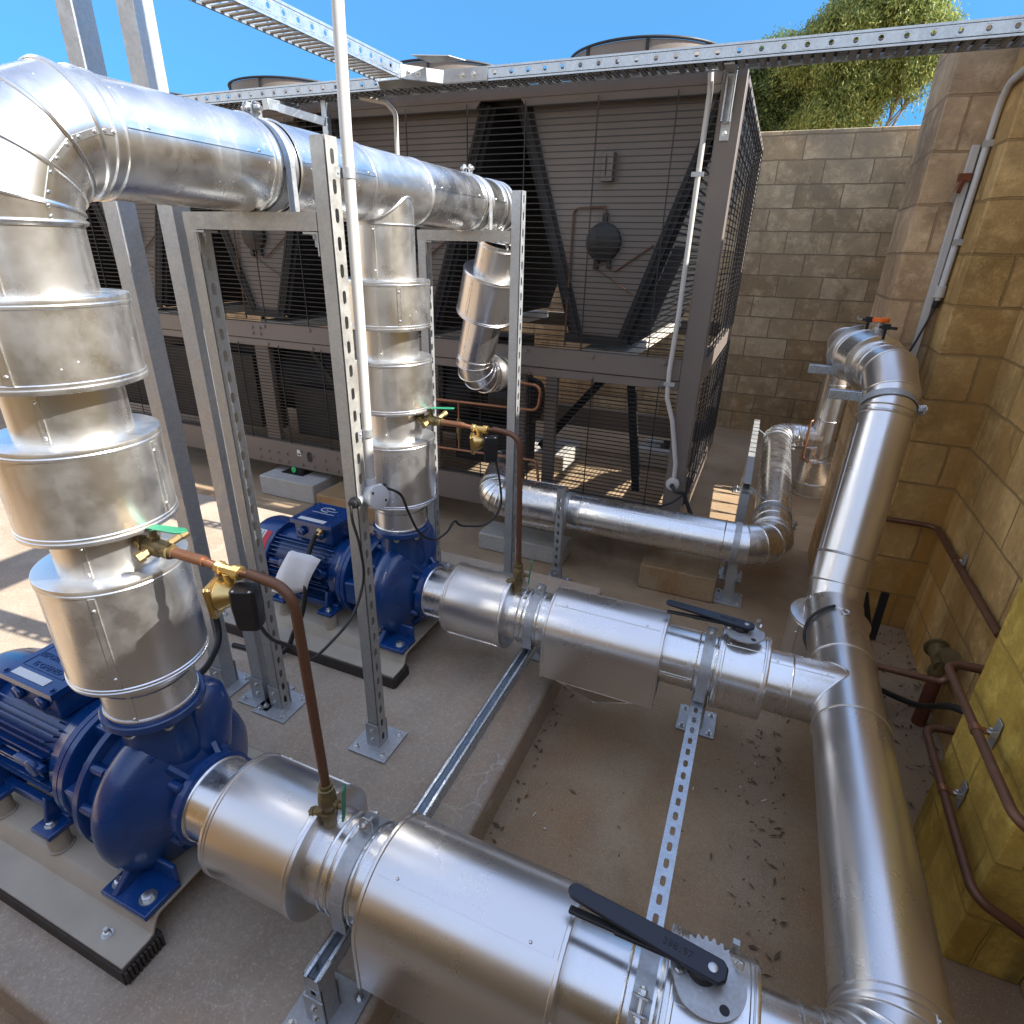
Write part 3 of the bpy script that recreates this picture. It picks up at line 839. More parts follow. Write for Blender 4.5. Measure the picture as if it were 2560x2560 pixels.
# continuation behind the flange to the separator
pe = ta + te * .345
MB().miter([pe, V((.412, 3.92, 1.32)), V((.52, 4.80, 1.22)), V((.54, 5.0, 1.05))], .085, 40, .003).build('pipe_cladding', M['alu_satin'], t, sharp=20)

VX, VY = .54, 5.03
t = thing('separator_vessel', (VX, VY, 0), 'slim upright silver vessel with a wide jacketed foot near the back wall', 'vessel')
straight((VX, VY, 0), (0, 0, 1), .30, 1.10, .088, [.62, .90], [((-.6, -.8, 0), .3, 1.0)], 48).build('vessel_shell', M['alu_satin'], t, sharp=25)
jacket((VX, VY, 0), (0, 0, 1), .10, .31, .127, .088, ((-.5, -.86, 0),)).build('insulation_jacket', M['alu_satin'], t, sharp=25)
MB().lathe((VX, VY, 0), (0, 0, 1), [(0.002, .128), (.012, .128), (.013, .122), (.105, .122)], 48).build('vessel_foot', M['alu_satin'], t)

# ---- chiller return line along the floor -------------------------------------------------
FY, FZ, FR = 3.0, .375, .1085
t = thing('return_pipe', (-.6, FY, FZ - FR), 'long silver return pipe lying on blocks in front of the chiller', 'insulated pipe')
g = gores((-1.40, 3.27, .50), (.12, -1, -.35), (-1.30, FY, FZ), (1, 0, 0), 6)
MB().miter(g, FR, 60, .0036).build('elbow_cladding', M['alu'], t, sharp=12)
o = (0, FY, FZ); d = (1, 0, 0)
straight(o, d, -1.302, -1.2, FR, [-1.20], (), 60).build('pipe_cladding', M['alu'], t, sharp=25)
jacket(o, d, -1.2, -.925, .138, FR, ((0, -.86, -.5), (0, .5, .86))).build('insulation_jacket', M['alu'], t, sharp=25)
straight(o, d, -.93, .06, FR, [-.80, -.02], [((0, -.55, .83), -.79, .05)], 60).build('pipe_cladding', M['alu'], t, sharp=25)
SX = .215
g = gores((.06, FY, FZ), (1, 0, 0), (SX, 3.17, FZ + .01), (0, 1, .03), 4)
MB().miter(g, FR - .002, 60, .0036).build('elbow_cladding', M['alu'], t, sharp=14)
sa, sb = V((SX, 3.17, FZ + .01)), V((SX, 4.86, .452)); sd_ = (sb - sa).normalized(); L = (sb - sa).length
straight(sa, sd_, 0, L, .100, [.10, .24, L - .06], [((.8, 0, .6), .2, L - .1)], 60).build('pipe_cladding', M['alu'], t, sharp=25)
g = gores(sb, sd_, (SX + .16, VY, .46), (1, 0, 0), 6)
MB().miter(g, .100, 56, .0034).build('elbow_cladding', M['alu'], t, sharp=12)
m = straight((0, VY, .46), (1, 0, 0), SX + .16, VX, .097, [SX + .19, SX + .215], [((0, -.9, -.4), SX + .2, VX - .12)], 56)
saddle(m, (VX, VY, .46), (-1, 0, 0), (0, 0, 1), .086, .089)
m.build('tee_cladding', M['alu'], t, sharp=25)

# ---- straps on the pipes ------------------------------------------------------------------
clamp('pipe_clamp', (RX, 1.29, RZ), (0, 1, 0), .100, .032, 'galvanised strap round the overhead pipe on the near crossbeam', (.05, 0, 1), -.10)
clamp('pipe_clamp', (RX, 2.435, RZ), (0, 1, 0), .104, .030, 'galvanised strap round the overhead pipe on the far crossbeam', (.0, 0, 1), -.10)
clamp('pipe_clamp', (-.637, P1Y, ZC), (1, 0, 0), .1065, .036, 'galvanised strap beside the brass drain cock on the nearest suction pipe', (0, .25, 1), -.10)
clamp('pipe_clamp', (-.637, P2Y, ZC), (1, 0, 0), .1065, .036, 'galvanised strap beside the brass drain cock on the farther suction pipe', (0, .25, 1), -.10)
clamp('pipe_clamp', (.010, P1Y, ZC), (1, 0, 0), .1065, .036, 'galvanised strap under the nearest black lever', (0, -.55, .9), -.10)
clamp('pipe_clamp', (.010, P2Y, ZC), (1, 0, 0), .1065, .036, 'galvanised strap under the farther black lever', (0, .1, 1), -.10)
clamp('pipe_clamp', (-.885, FY, FZ), (1, 0, 0), FR + .0005, .032, 'galvanised strap tying the floor return pipe to the slotted post', (0, 1, .2))
clamp('pipe_clamp', (.045, FY, FZ), (1, 0, 0), FR + .0005, .032, 'galvanised strap on the floor return pipe over the short post by its bend', (0, 1, .2), -.14)
clamp('pipe_clamp', sa + sd_ * .19, sd_, .1005, .030, 'galvanised strap on the return pipe just past its bend', (1, 0, -.1))
clamp('pipe_clamp', sa + sd_ * 1.60, sd_, .1005, .030, 'galvanised strap on the return pipe near the slim vessel', (1, 0, -.05))
clamp('pipe_clamp', rb + V((0, .01, .03)), (0, .75, .66), .1055, .030, 'galvanised strap at the upper bend of the right hand riser', (1, 0, 0))
# ------------------------------------------------------------------ steel supports
def footplate(t, x, y, z, post_w, mat='galv', size=.15, cleat=True):
    m = MB().box(x - size / 2, x + size / 2, y - size / 2, y + size / 2, z + .001, z + .009)
    p = m.build('base_plate', M[mat], t, bevel=.0015)
    m = MB(); h = size / 2 - .022
    for sx in (-1, 1):
        for sy in (-1, 1): m.hexbolt((x + sx * h, y + sy * h, z + .009), (0, 0, 1), .008, .007, True, .007)
    m.build('anchor_bolts', M['bolt'], p)
    if cleat:
        w = post_w / 2 + .003; m = MB()
        m.box(x - w, x + w, y - w - .004, y - w, z + .009, z + .105)
        m.box(x - w, x + w, y + w, y + w + .004, z + .009, z + .105)
        m.box(x - w - .004, x - w, y - w - .004, y + w + .004, z + .009, z + .105)
        c = m.build('post_cleat', M[mat], p)
        m = MB()
        for zz in (.04, .08):
            m.hexbolt((x, y - w - .004, z + zz), (0, -1, 0), .006, .005)
        m.build('anchor_bolts', M['bolt'], p)

t = thing('goalpost_support', (-1.23, 1.25, .15), 'galvanised goalpost frame carrying the overhead pipe, white conduit on its right post', 'support frame', 'overhead pipe frames')
for x, top, nm in ((-1.45, 1.79, 0), (-1.01, 1.985, 1)):
    MB().strut((x, 1.25, .16), (x, 1.25, top), (-1, 0, 0), .041, .0025, True, .0605, .032, .014).build('post', M['galv_dull'], t, sharp=30)
    footplate(t, x, 1.25, .15, .041)
MB().strut((-1.472, 1.25, 1.8105), (-1.033, 1.25, 1.8105), (0, 1, 0), .041, .0025, False).build('crossbeam', M['galv_dull'], t)
m = MB()
for x in (-1.425, -1.055):
    m.box(x - .022, x + .022, 1.228, 1.272, 1.783, 1.788); m.hexbolt((x, 1.25, 1.783), (0, 0, -1), .009, .008, True, .018)
    m.box(x - .022 if x < -1.2 else x + .018, x - .018 if x < -1.2 else x + .022, 1.229, 1.271, 1.735, 1.783)
m.build('corner_bracket', M['galv'], t)
t = thing('goalpost_support', (-1.23, 2.41, .15), 'galvanised goalpost frame at the far end of the overhead pipe, before the chiller', 'support frame', 'overhead pipe frames')
for x, top in ((-1.45, 1.79), (-1.01, 1.975)):
    MB().strut((x, 2.41, .16), (x, 2.41, top), (-1, 0, 0), .041, .0025, True, .0605, .032, .014).build('post', M['galv'], t, sharp=30)
    footplate(t, x, 2.41, .15, .041)
MB().strut((-1.472, 2.41, 1.8105), (-1.033, 2.41, 1.8105), (0, 1, 0), .041, .0025, False).build('crossbeam', M['galv_dull'], t)
m = MB()
for x in (-1.425, -1.055):
    m.box(x - .022, x + .022, 2.39, 2.43, 1.783, 1.788); m.hexbolt((x, 2.41, 1.783), (0, 0, -1), .009, .008, True, .018)
m.build('corner_bracket', M['galv'], t)
# the two tall posts behind the nearest riser
t = thing('tall_post', (-1.735, 1.25, .15), 'tall plain steel post, left of the two rising past the overhead pipe', 'post', 'tall tray posts')
MB().strut((-1.735, 1.25, .16), (-1.735, 1.25, 2.485), (-1, 0, 0), .056, .003, False).build('post', M['galv'], t); footplate(t, -1.735, 1.25, .15, .056)
t = thing('tall_post', (-1.545, 1.268, .15), 'tall slotted steel post, right of the two rising past the overhead pipe', 'post', 'tall tray posts')
MB().strut((-1.545, 1.268, .16), (-1.545, 1.268, 2.485), (-1, 0, 0), .056, .003, False).build('post', M['galv'], t, sharp=30); footplate(t, -1.545, 1.268, .15, .056)
# floor struts under the suction pipes
def floorstrut(x, open_up, zf, label, y0, y1, fx=0.):
    t = thing('strut_rail', (x, (y0 + y1) / 2, zf), label, 'strut support', 'floor struts under the suction pipes')
    m = MB().strut((x, y0, .3085), (x, y1, .3085), (0, 0, 1 if open_up else -1), .041, .0025, True, .05, .028, .014)
    m.build('rail', M['zinc'], t, sharp=30)
    for y in (y0 + .025, y1 - .02):
        MB().strut((x + fx, y, zf + .009), (x + fx, y, .33 if open_up else .286), (0, 1, 0) if y < 1 else (0, -1, 0), .043, .0025, True, .045, .022, .014).build('post', M['galv'], t, sharp=30)
        footplate(t, x + fx, y, zf, .043, 'galv', .15, True)
floorstrut(-.648, True, .15, 'open channel strut across the plinth edge, linking the two brass drain cocks', .505, 2.0)
floorstrut(.008, False, .0, 'slotted strut over the lower floor, linking the pipes under the two black levers', .505, 2.02, .012)
t = thing('slotted_post', (-.87, 2.79, 0), 'short slotted post strapped to the floor return pipe', 'post')
MB().strut((-.87, 2.79, .01), (-.87, 2.79, .60), (0, 1, 0), .041, .0025, True, .05, .026, .014).build('post', M['galv'], t, sharp=30); footplate(t, -.87, 2.79, 0, .041)
t = thing('stub_post', (.065, 3.04, 0), 'stub post on a bolted plate under the bend of the return pipe', 'post')
MB().strut((.055, 3.03, .009), (.055, 3.03, .255), (0, 1, 0), .045, .003, False).build('post', M['galv'], t); footplate(t, .062, 3.05, 0, .045)
t = thing('side_rail', (.045, 4.0, 0), 'strut rail clamped along the left side of the return pipe', 'strut support')
MB().strut((.045, 3.36, .565), (.045, 4.86, .575), (-1, 0, 0), .041, .0025, False).build('rail', M['galv_dull'], t)
for y in (3.33, 4.84):
    MB().strut((.045, y, .009), (.045, y, .54), (-1, 0, 0), .05, .003, False).build('post', M['galv'], t); footplate(t, .045, y, 0, .05)
m = MB()
for y in (3.42, 4.76): m.bar((.06, y, .55), (.15, y, .49), .022, .004, (0, 0, 1))
m.build('arm', M['zinc'], t)
t = thing('wall_bracket', (.50, 3.0, 1.15), 'short galvanised bracket arm under the upper right pipe', 'bracket')
m = MB(); m.bar((.30, 2.985, 1.205), (.50, 2.985, 1.205), .041, .041, (0, 0, 1)); m.build('arm', M['zinc'], t, bevel=.002)
m = MB().bar((.50, 2.99, 1.18), (.66, 3.13, 1.02), .004, .03, (0, 0, 1)); m.build('brace', M['galv'], t)
t = thing('wall_bracket', (.30, 3.32, 1.2), 'small galvanised bracket arm beyond the flanged pipe end', 'bracket')
MB().bar((.22, 3.36, 1.25), (.36, 3.36, 1.25), .041, .041, (0, 0, 1)).build('arm', M['zinc'], t, bevel=.002)

# ------------------------------------------------------------------ cable trays
def trayrail(m, p0, d, L, out, z0, h, pitch, hole=.019):
    """side rail with round holes in small raised squares; out = outward normal"""
    p0 = V(p0); d = V(d).normalized(); out = V(out)
    up = V((0, 0, 1))
    flip = d.cross(up).dot(out) > 0
    m.holeplate(p0 + V((0, 0, z0 + h / 2)) - (out * .0015 if not flip else out * .0005), d, up, L, h * .74, pitch, hole, hole, .0015 if flip else -.0015)
    x = pitch / 2
    a = V((0, 0, z0 + h * .5))
    while x < L - .02:
        c = p0 + d * x + a + out * .0012
        for s in (-1, 1):
            m.bar(c + d * (s * .013) - up * .014, c + d * (s * .013) + up * .014, .002, .0022, out)
            m.bar(c - d * .013 + up * (s * .014), c + d * .013 + up * (s * .014), .0022, .002, out)
        x += pitch
    m.bar(p0 + a + up * (h * .5) - out * .006, p0 + d * L + a + up * (h * .5) - out * .006, .016, h * .16)
    m.bar(p0 + a - up * (h * .5) - out * .003, p0 + d * L + a - up * (h * .5) - out * .003, .008, h * .14)
t = thing('cable_tray', (-2.4, 3.08, 2.488), 'long galvanised cable tray across the front top edge of the chiller', 'cable tray')
m = MB(); trayrail(m, (-6, 3.0, 0), (1, 0, 0), 6.70, (0, -1, 0), 2.487, .050, .083); trayrail(m, (-6, 3.155, 0), (1, 0, 0), 6.70, (0, 1, 0), 2.487, .050, .083)
m.build('side_rail', M['zinc'], t, sharp=30)
m = MB(); x = -5.98; k = 0
while x < .68:
    if k % 4 == 3:
        for yy in (3.02, 3.045, 3.07, 3.095, 3.12): m.box(x, x + .036, yy, yy + .012, 2.488, 2.490)
    else:
        m.box(x, x + .030, 3.008, 3.148, 2.490, 2.492); m.box(x + .006, x + .024, 3.02, 3.138, 2.484, 2.489)
    x += .041; k += 1
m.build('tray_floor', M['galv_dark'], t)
for yy, zz, rr in ((3.045, 2.508, .014), (3.078, 2.506, .012), (3.112, 2.508, .014)): MB().tube([(-6, yy, zz), (-3, yy + .004, zz), (.69, yy, zz)], rr, 10).build('added_tray_cable', M['rubber'], t, sharp=60)  # unseen cables, added so the rail holes look dark
t = thing('cable_tray', (-1.88, 1.0, 2.488), 'cable tray coming in overhead at right angles, its rungs seen from below', 'cable tray')
m = MB(); trayrail(m, (-1.808, -1.4, 0), (0, 1, 0), 4.262, (1, 0, 0), 2.487, .056, .075); trayrail(m, (-1.952, -1.4, 0), (0, 1, 0), 4.262, (-1, 0, 0), 2.487, .056, .075)
m.build('side_rail', M['zinc'], t, sharp=30)
m = MB(); y = -1.38
while y < 2.85:
    m.box(-1.948, -1.812, y, y + .017, 2.489, 2.494); y += .0385
m.build('rungs', M['skid'], t)
t = thing('tray_joint', (-1.8, 2.93, 2.488), 'flared tee piece where the two cable trays meet', 'cable tray joint')
m = MB()
m.prism([(-1.808, 2.862), (-1.952, 2.862), (-2.03, 2.998), (-1.66, 2.998)], (0, 0, 2.484), (1, 0, 0), (0, 1, 0), (0, 0, .003))
m.bar((-1.806, 2.84, 2.512), (-1.66, 2.996, 2.512), .003, .052); m.bar((-1.954, 2.84, 2.512), (-2.03, 2.996, 2.512), .003, .052)
m.box(-1.70, -1.43, 2.9935, 2.9965, 2.486, 2.540)
m.build('gusset', M['galv'], t)
m = MB()
for p, n in (((-1.56, 2.993, 2.512), (0, -1, 0)), ((-1.50, 2.993, 2.512), (0, -1, 0)), ((-1.78, 2.868, 2.512), (.73, -.68, 0)), ((-1.75, 2.90, 2.512), (.73, -.68, 0))): m.hexbolt(p, n, .009, .006)
m.build('bolts', M['bolt'], t)
m = MB().prism([(-1.72, 2.80), (-1.56, 2.86), (-1.52, 2.95), (-1.70, 2.93)], (0, 0, 2.555), (1, 0, 0), (0, 1, 0), (0, 0, .003))
m.build('cover_plate', M['galv'], t)
t = thing('tray_bracket', (-.34, 3.14, 2.26), 'galvanised hanger bracket fixing the tray to the chiller corner post', 'bracket')
m = MB(); m.strut((-.348, 3.165, 2.30), (-.348, 3.165, 2.505), (0, -1, 0), .041, .0025, False); m.bar((-.348, 3.02, 2.478), (-.348, 3.165, 2.478), .041, .006)
m.box(-.366, -.326, 3.2, 3.204, 2.235, 2.34)
m.build('hanger', M['galv'], t); MB().hexbolt((-.346, 3.2, 2.262), (0, -1, 0), .008, .006).build('bolt', M['bolt'], t)
t = thing('tray_bracket', (-2.47, 3.1, 2.26), 'galvanised frame bracket under the tray above the overhead pipe', 'bracket')
m = MB(); m.bar((-2.465, 3.10, 2.20), (-2.465, 3.10, 2.483), .035, .035, (0, 1, 0)); m.bar((-2.465, 3.09, 2.38), (-2.70, 2.98, 2.44), .03, .041, (0, 0, 1)); m.bar((-2.70, 2.9, 2.44), (-2.70, 3.15, 2.455), .041, .05)
m.build('arm', M['zinc'], t, bevel=.002)

# ------------------------------------------------------------------ conduits and cables
t = thing('conduit', (-.974, 1.289, 1.1), 'white conduit rising up the near frame post to a round junction box', 'conduit')
MB().tube([(-.984, 1.289, 1.12), (-.976, 1.289, 1.6), (-.973, 1.289, 2.0), (-.967, 1.290, 2.30), (-.967, 1.292, 2.75)], .0138, 20).build('pipe', M['pvc'], t)
MB().lathe((-.985, 1.289, 1.118), (0.01, 0, 1), [(0, .0165), (.03, .0165), (.031, .0145)], 20).build('coupling', M['pvc_grey'], t)
m = MB(); ax = V((.86, -.28, .12)).normalized(); c = V((-.994, 1.29, 1.094))
m.lathe(c, ax, [(-.006, .030), (0, .034), (.042, .034), (.043, .036), (.050, .036), (.0515, .033)], 36)
m.lathe(c + V((0, -.03, 0)), (0, -1, .03), [(0, .015), (.028, .015)], 18); m.lathe(c + V((0, .03, 0)), (0, 1, 0), [(0, .015), (.028, .015)], 18)
m.lathe(c + V((.008, 0, .03)), (0, 0, 1), [(0, .0165), (.022, .0165)], 18)
j = m.build('junction_box', M['pvc_grey'], t)
m = MB()
for a in (-.6, 2.4):
    u, w_, _ = frame(ax); m.screw(c + ax * .0512 + (u * math.cos(a) + w_ * math.sin(a)) * .026, ax, .004)
m.build('cover_screws', M['ink'], j)
m = MB(); m.lathe(c + V((0, -.058, 0)), (0, -1, 0), [(0, .017), (.012, .017), (.013, .014), (.022, .014), (.026, .008)], 10); m.lathe(c + V((0, .058, 0)), (0, 1, 0), [(0, .015), (.010, .015), (.02, .010)], 10)
m.build('cable_gland', M['black'], t)
for z in (1.915, 1.285):
    m = MB().lathe((-.9785 if z < 1.5 else -.973, 1.289, z - .011), (0, 0, 1), [(0, .0142), (0, .0155), (.022, .0155), (.022, .0142)], 20, False, False)
    m.box(-.99, -.9865, 1.255, 1.30, z - .011, z + .011); m.screw((-.9865, 1.266, z), (1, 0, 0), .004)
    m.build('saddle', M['galv'], t)
def cable(name, pts, r, label, mat='rubber', sub=8, cat='cable', n=10):
    m = MB().tube(curve(pts, sub), r, n)
    return tag(m.build(name, M[mat], None, sharp=60), label, cat)
cable('power_cable', [(-.994, 1.206, 1.092), (-.985, 1.196, 1.049), (-.963, 1.19, .976), (-.957, 1.185, .872), (-.955, 1.12, .787), (-.957, 1.02, .757), (-.953, .93, .764), (-.929, .87, .850), (-.911, .80, .926), (-.879, .75, .989), (-.861, .72, 1.039), (-.85, .69, 1.072)], .0042, 'thin black cable sagging from the round box to the nearest brass valve')
cable('power_cable', [(-.992, 1.372, 1.088), (-.958, 1.40, 1.06), (-.966, 1.45, .979), (-.974, 1.52, .874), (-.954, 1.58, .821), (-.928, 1.63, .835), (-.914, 1.66, .868), (-.900, 1.675, .850), (-.879, 1.70, .839), (-.823, 1.74, .842), (-.793, 1.79, .893), (-.801, 1.81, .969), (-.826, 1.818, 1.07)], .0042, 'thin black cable looping from the round box to the farther brass valve')
cable('motor_cable', [(-1.617, 1.745, .642), (-1.629, 1.715, .612), (-1.624, 1.66, .545), (-1.597, 1.60, .448), (-1.596, 1.56, .34), (-1.626, 1.53, .256), (-1.642, 1.49, .188), (-1.70, 1.46, .16), (-1.9, 1.44, .158)], .0105, 'thick black flexible cable curving down from the farther motor')
MB_g = MB().lathe((-1.617, 1.757, .645), (-.05, -.7, -.6), [(-.01, .014), (.008, .014), (.009, .0165), (.02, .0165), (.021, .0125), (.035, .0125)], 12)
tag(MB_g.build('cable_gland', M['brass'], None), 'brass cable gland on the terminal box of the farther motor', 'cable gland')
cable('motor_cable', [(-1.70, 1.232, .62), (-1.66, 1.21, .45), (-1.60, 1.12, .42), (-1.52, 1.0, .46), (-1.50, .90, .52), (-1.56, .83, .60)], .0115, 'thick black flexible cable behind the nearest riser')
# paper hung on the farther motor
t = thing('paper_sheet', (-1.66, 1.63, .40), 'white folded paper hanging from the farther motor', 'paper')
m = MB(); cols = []
for i, (a, b) in enumerate((((-1.700, 1.648, .572), (-1.800, 1.612, .366)), ((-1.672, 1.640, .588), (-1.715, 1.602, .380)), ((-1.645, 1.640, .586), (-1.655, 1.612, .398)), ((-1.58, 1.650, .582), (-1.618, 1.606, .418)), ((-1.528, 1.645, .575), (-1.585, 1.604, .438)))):
    a = V(a); b = V(b); col = []
    for k in range(7):
        f = k / 6; p = a.lerp(b, f); p.y -= .016 * math.sin(PI * f); p.y -= .012; col.append(p)
    cols.append(col)
m.rings([c_ for c_ in cols], False)
o_ = MB()
vs = [p for c_ in cols for p in c_]; fs = []
for i in range(4):
    for k in range(6): fs.append((i * 7 + k, i * 7 + k + 1, i * 7 + 8 + k, i * 7 + 7 + k))
o_.add(vs, fs); pp = o_.build('sheet', M['paper'], t, sharp=60)
sd = pp.modifiers.new('thickness', 'SOLIDIFY'); sd.thickness = .0012

t = thing('conduit', (-.43, 3.17, .55), 'white conduit down the chiller corner ending in a round box', 'conduit')
MB().tube(bent([(-.443, 3.19, 2.52), (-.432, 3.185, 2.42), (-.433, 3.175, 2.2), (-.434, 3.17, 1.5), (-.443, 3.17, 1.2), (-.436, 3.17, 1.06), (-.392, 3.17, .94), (-.341, 3.17, .70), (-.338, 3.17, .61)], .06, 5), .0125, 16).build('pipe', M['pvc'], t)
m = MB().lathe((-.340, 3.195, .585), (0, -1, 0), [(0, .030), (.012, .034), (.036, .034), (.037, .036), (.046, .036), (.048, .033)], 32); m.build('junction_box', M['pvc'], t)
MB().lathe((-.340, 3.147, .580), (0, -1, 0), [(0, .013), (.012, .013), (.018, .008)], 14).build('cable_gland', M['black'], t)
for z in (1.135, 2.1): MB().box(-.462, -.405, 3.155, 3.159, z - .01, z + .01).build('saddle', M['galv'], t)
t = thing('conduit', (-2.05, 3.15, 2.2), 'short white conduit bending down in front of the second chiller panel', 'conduit')
MB().tube(bent([(-2.25, 3.13, 2.488), (-2.10, 3.15, 2.462), (-2.045, 3.15, 2.41), (-2.05, 3.15, 2.0)], .05, 6), .0125, 14).build('pipe', M['pvc'], t)
cable('power_cable', [(-.340, 3.14, .578), (-.31, 3.11, .562), (-.27, 3.13, .546), (-.235, 3.14, .47), (-.19, 3.14, .40), (-.15, 3.2, .36)], .011, 'stiff black cable dropping behind the return pipe from the chiller corner box')
cable('power_cable', [(-.27, 3.12, .55), (-.32, 3.10, .50), (-.388, 3.06, .475)], .006, 'thin black cable from the chiller corner to the return pipe')

t = thing('conduit', (.67, 3.37, 1.6), 'white conduit with a backing channel up the pink tan pier', 'conduit')
MB().tube(bent([(.683, 3.352, 1.66), (.689, 3.352, 2.405), (.684, 3.0, 2.412)], .10, 8), .0135, 18).build('pipe', M['pvc_grey'], t)
MB().box(.640, .671, 3.366, 3.392, 1.30, 2.21).build('backing_channel', M['pvc'], t, bevel=.004)
MB().lathe((.681, 3.352, 1.60), (0, 0, 1), [(0, .012), (.012, .012), (.013, .021), (.058, .021), (.062, .015)], 24).build('coupling', M['pvc'], t)
MB().lathe((.680, 3.35, 1.568), (0, 0, 1), [(0, .010), (.006, .014), (.03, .014)], 12).build('cable_gland', M['black'], t)
for z in (2.21, 1.84): MB().box(.668, .705, 3.335, 3.338, z - .012, z + .012).build('saddle', M['galv'], t)
cable('power_cable', [(.680, 3.35, 1.568), (.664, 3.345, 1.50), (.640, 3.345, 1.40), (.618, 3.34, 1.33)], .0045, 'thin black cable leaving the conduit on the pier towards the upper pipe')
t = thing('rusty_clip', (.64, 3.38, 2.05), 'rusty iron clip beside the conduit on the pier', 'bracket')
m = MB(); m.box(.62, .668, 3.345, 3.365, 2.075, 2.105); m.bar((.64, 3.35, 2.08), (.632, 3.345, 2.03), .014, .02); m.build('clip', M['rust'], t, bevel=.002)
MB().bar((.636, 3.345, 2.05), (.622, 3.34, 1.995), .004, .018).build('tab', M['galv_dull'], t)
# ------------------------------------------------------------------ copper bypass lines
def bypass(y, label):
    t = thing('bypass_line', (-.9, y, .55), label, 'copper bypass', 'copper bypass lines')
    z = 1.176
    m = MB()
    m.lathe((-1.150, y, z), (1, 0, 0), [(0, .012), (.012, .012), (.013, .018), (.026, .018), (.027, .014), (.04, .019), (.072, .019), (.084, .014), (.085, .017), (.10, .017), (.101, .013), (.112, .013)], 14)
    m.lathe((-1.092, y, z + .014), (0, 0, 1), [(0, .010), (.012, .010), (.013, .007), (.034, .007)], 12)
    m.lathe((-1.098, y - .012, z - .004), (-.2, -1, -.25), [(0, .010), (.014, .010), (.015, .013), (.028, .013)], 6)
    m.lathe((-1.068, y + .008, z + .008), (.35, 1, .4), [(0, .008), (.03, .008), (.031, .010), (.045, .010)], 6)
    m.build('ball_valve', M['brass_old'], t, sharp=30)
    m = MB(); m.bar((-1.100, y, z + .046), (-1.080, y, z + .047), .018, .0025); m.bar((-1.084, y - .001, z + .044), (-1.070, y - .001, z + .050), .022, .003)
    m.prism([(0, -.010), (.085, -.013), (.096, -.008), (.099, 0), (.096, .008), (.085, .013), (0, .010)], (-1.092, y, z + .046), V((1, 0, .10)).normalized(), (0, 1, 0), (0, 0, .0035))
    m.build('valve_handle', M['green'], t, bevel=.001)
    m = MB().tube([(-1.045, y, z), (-.955, y, 1.176)], .0112, 14); m.tube([(-.96, y, 1.176), (-.918, y, 1.172)], .0085, 12)
    m.build('copper_pipe', M['copper'], t)
    # solenoid / pressure valve of brass
    m = MB(); zb = 1.160
    m.lathe((-.922, y, 1.172), (1, 0, 0), [(0, .011), (.002, .014), (.013, .014), (.014, .0105), (.045, .0105), (.046, .015), (.062, .015), (.063, .009)], 8)
    ax = V((-.78, -.35, -.5)).normalized(); c = V((-.892, y - .002, 1.148))
    m.lathe(c, (0, 0, 1), [(-.03, .012), (.02, .012)], 12)
    d = V((-.92, -.38, -.1)).normalized(); c2 = V((-.868, y - .012, 1.128))
    m.lathe(c2, d, [(-.012, .012), (.0, .016), (.022, .026), (.034, .031)], 20)
    u = V((.38, -.92, 0)); w_ = d.cross(u).normalized()
    pl_ = c2 + d * .034
    m.prism([(-.030, -.034), (.030, -.034), (.034, -.030), (.034, .030), (.030, .034), (-.030, .034), (-.034, .030), (-.034, -.030)], pl_, u, w_, d * .006)
    m.prism([(-.029, -.033), (.029, -.033), (.033, -.029), (.033, .029), (.029, .033), (-.029, .033), (-.033, .029), (-.033, -.029)], pl_ + d * .0075, u, w_, d * .004)
    bd = m.build('pressure_valve', M['brass'], t, sharp=30, bevel=.0008)
    m = MB()
    for a in (-1, 1):
        for b in (-1, 1): m.screw(pl_ + u * a * .027 + w_ * b * .027, -d, .004)
    m.build('screws', M['bolt'], bd)
    m = MB(); u = V((.92, .38, 0)); w_ = V((-.38, .92, 0))
    P = V((-.838, y - .016, 1.066))
    prof = [(-.020, -.022), (.020, -.022), (.026, -.015), (.026, .015), (.020, .022), (-.020, .022), (-.026, .015), (-.026, -.015)]
    def rr(h, s): return [P + u * a * s + w_ * b * s + V((0, 0, h)) for a, b in prof]
    m.rings([rr(0, .82), rr(.008, .9), rr(.05, 1.0), rr(.085, .97), rr(.089, .93)], False, True, True)
    bx = m.build('actuator_box', M['black'], t, sharp=30, bevel=.001)
    m = MB()
    for a in (-.016, .016): m.screw(P + u * a - w_ * .016 + V((0, 0, .0885)), (0, 0, 1), .003)
    m.build('screws', M['bolt'], bx)
    # tube to the drain cock
    m = MB().tube([(-.862, y, 1.172), (-.835, y, 1.176)], .0075, 12)
    m.tube(bent([(-.838, y, 1.177), (-.733, y, 1.168), (-.7225, y, .66)], .052, 9), .0104, 16)
    m.build('copper_pipe', M['copper_old'], t)
    m = MB().lathe((-.7225, y, .668), (-.02, 0, -1), [(0, .0145), (.010, .0145), (.011, .018), (.024, .018), (.025, .0145), (.033, .020), (.055, .022), (.068, .018), (.069, .0155), (.082, .0155), (.083, .020), (.096, .020), (.115, .016), (.135, .016)], 12)
    m.lathe((-.728, y - .006, .588), (-.92, -.25, -.45), [(0, .012), (.026, .012), (.027, .014), (.036, .014), (.037, .010), (.05, .010)], 10)
    m.lathe((-.722, y, .612), (1, 0, .1), [(0, .010), (.03, .010), (.031, .007), (.045, .007)], 10)
    m.build('drain_cock', M['brass_old'], t, sharp=30)
    MB().lathe((-.775, y - .019, .565), (-.92, -.25, -.45), [(0, .009), (.002, .0125), (.012, .0125), (.018, .006)], 10).build('drain_cap', M['red'], t)
    m = MB().prism([(-.006, 0), (.010, -.004), (.014, .05), (.014, .098), (.006, .104), (-.004, .10)], (-.680, y - .004, .588), V((.35, -.94, 0)), (0.1, 0.04, 1), V((.94, .35, 0)) * .004)
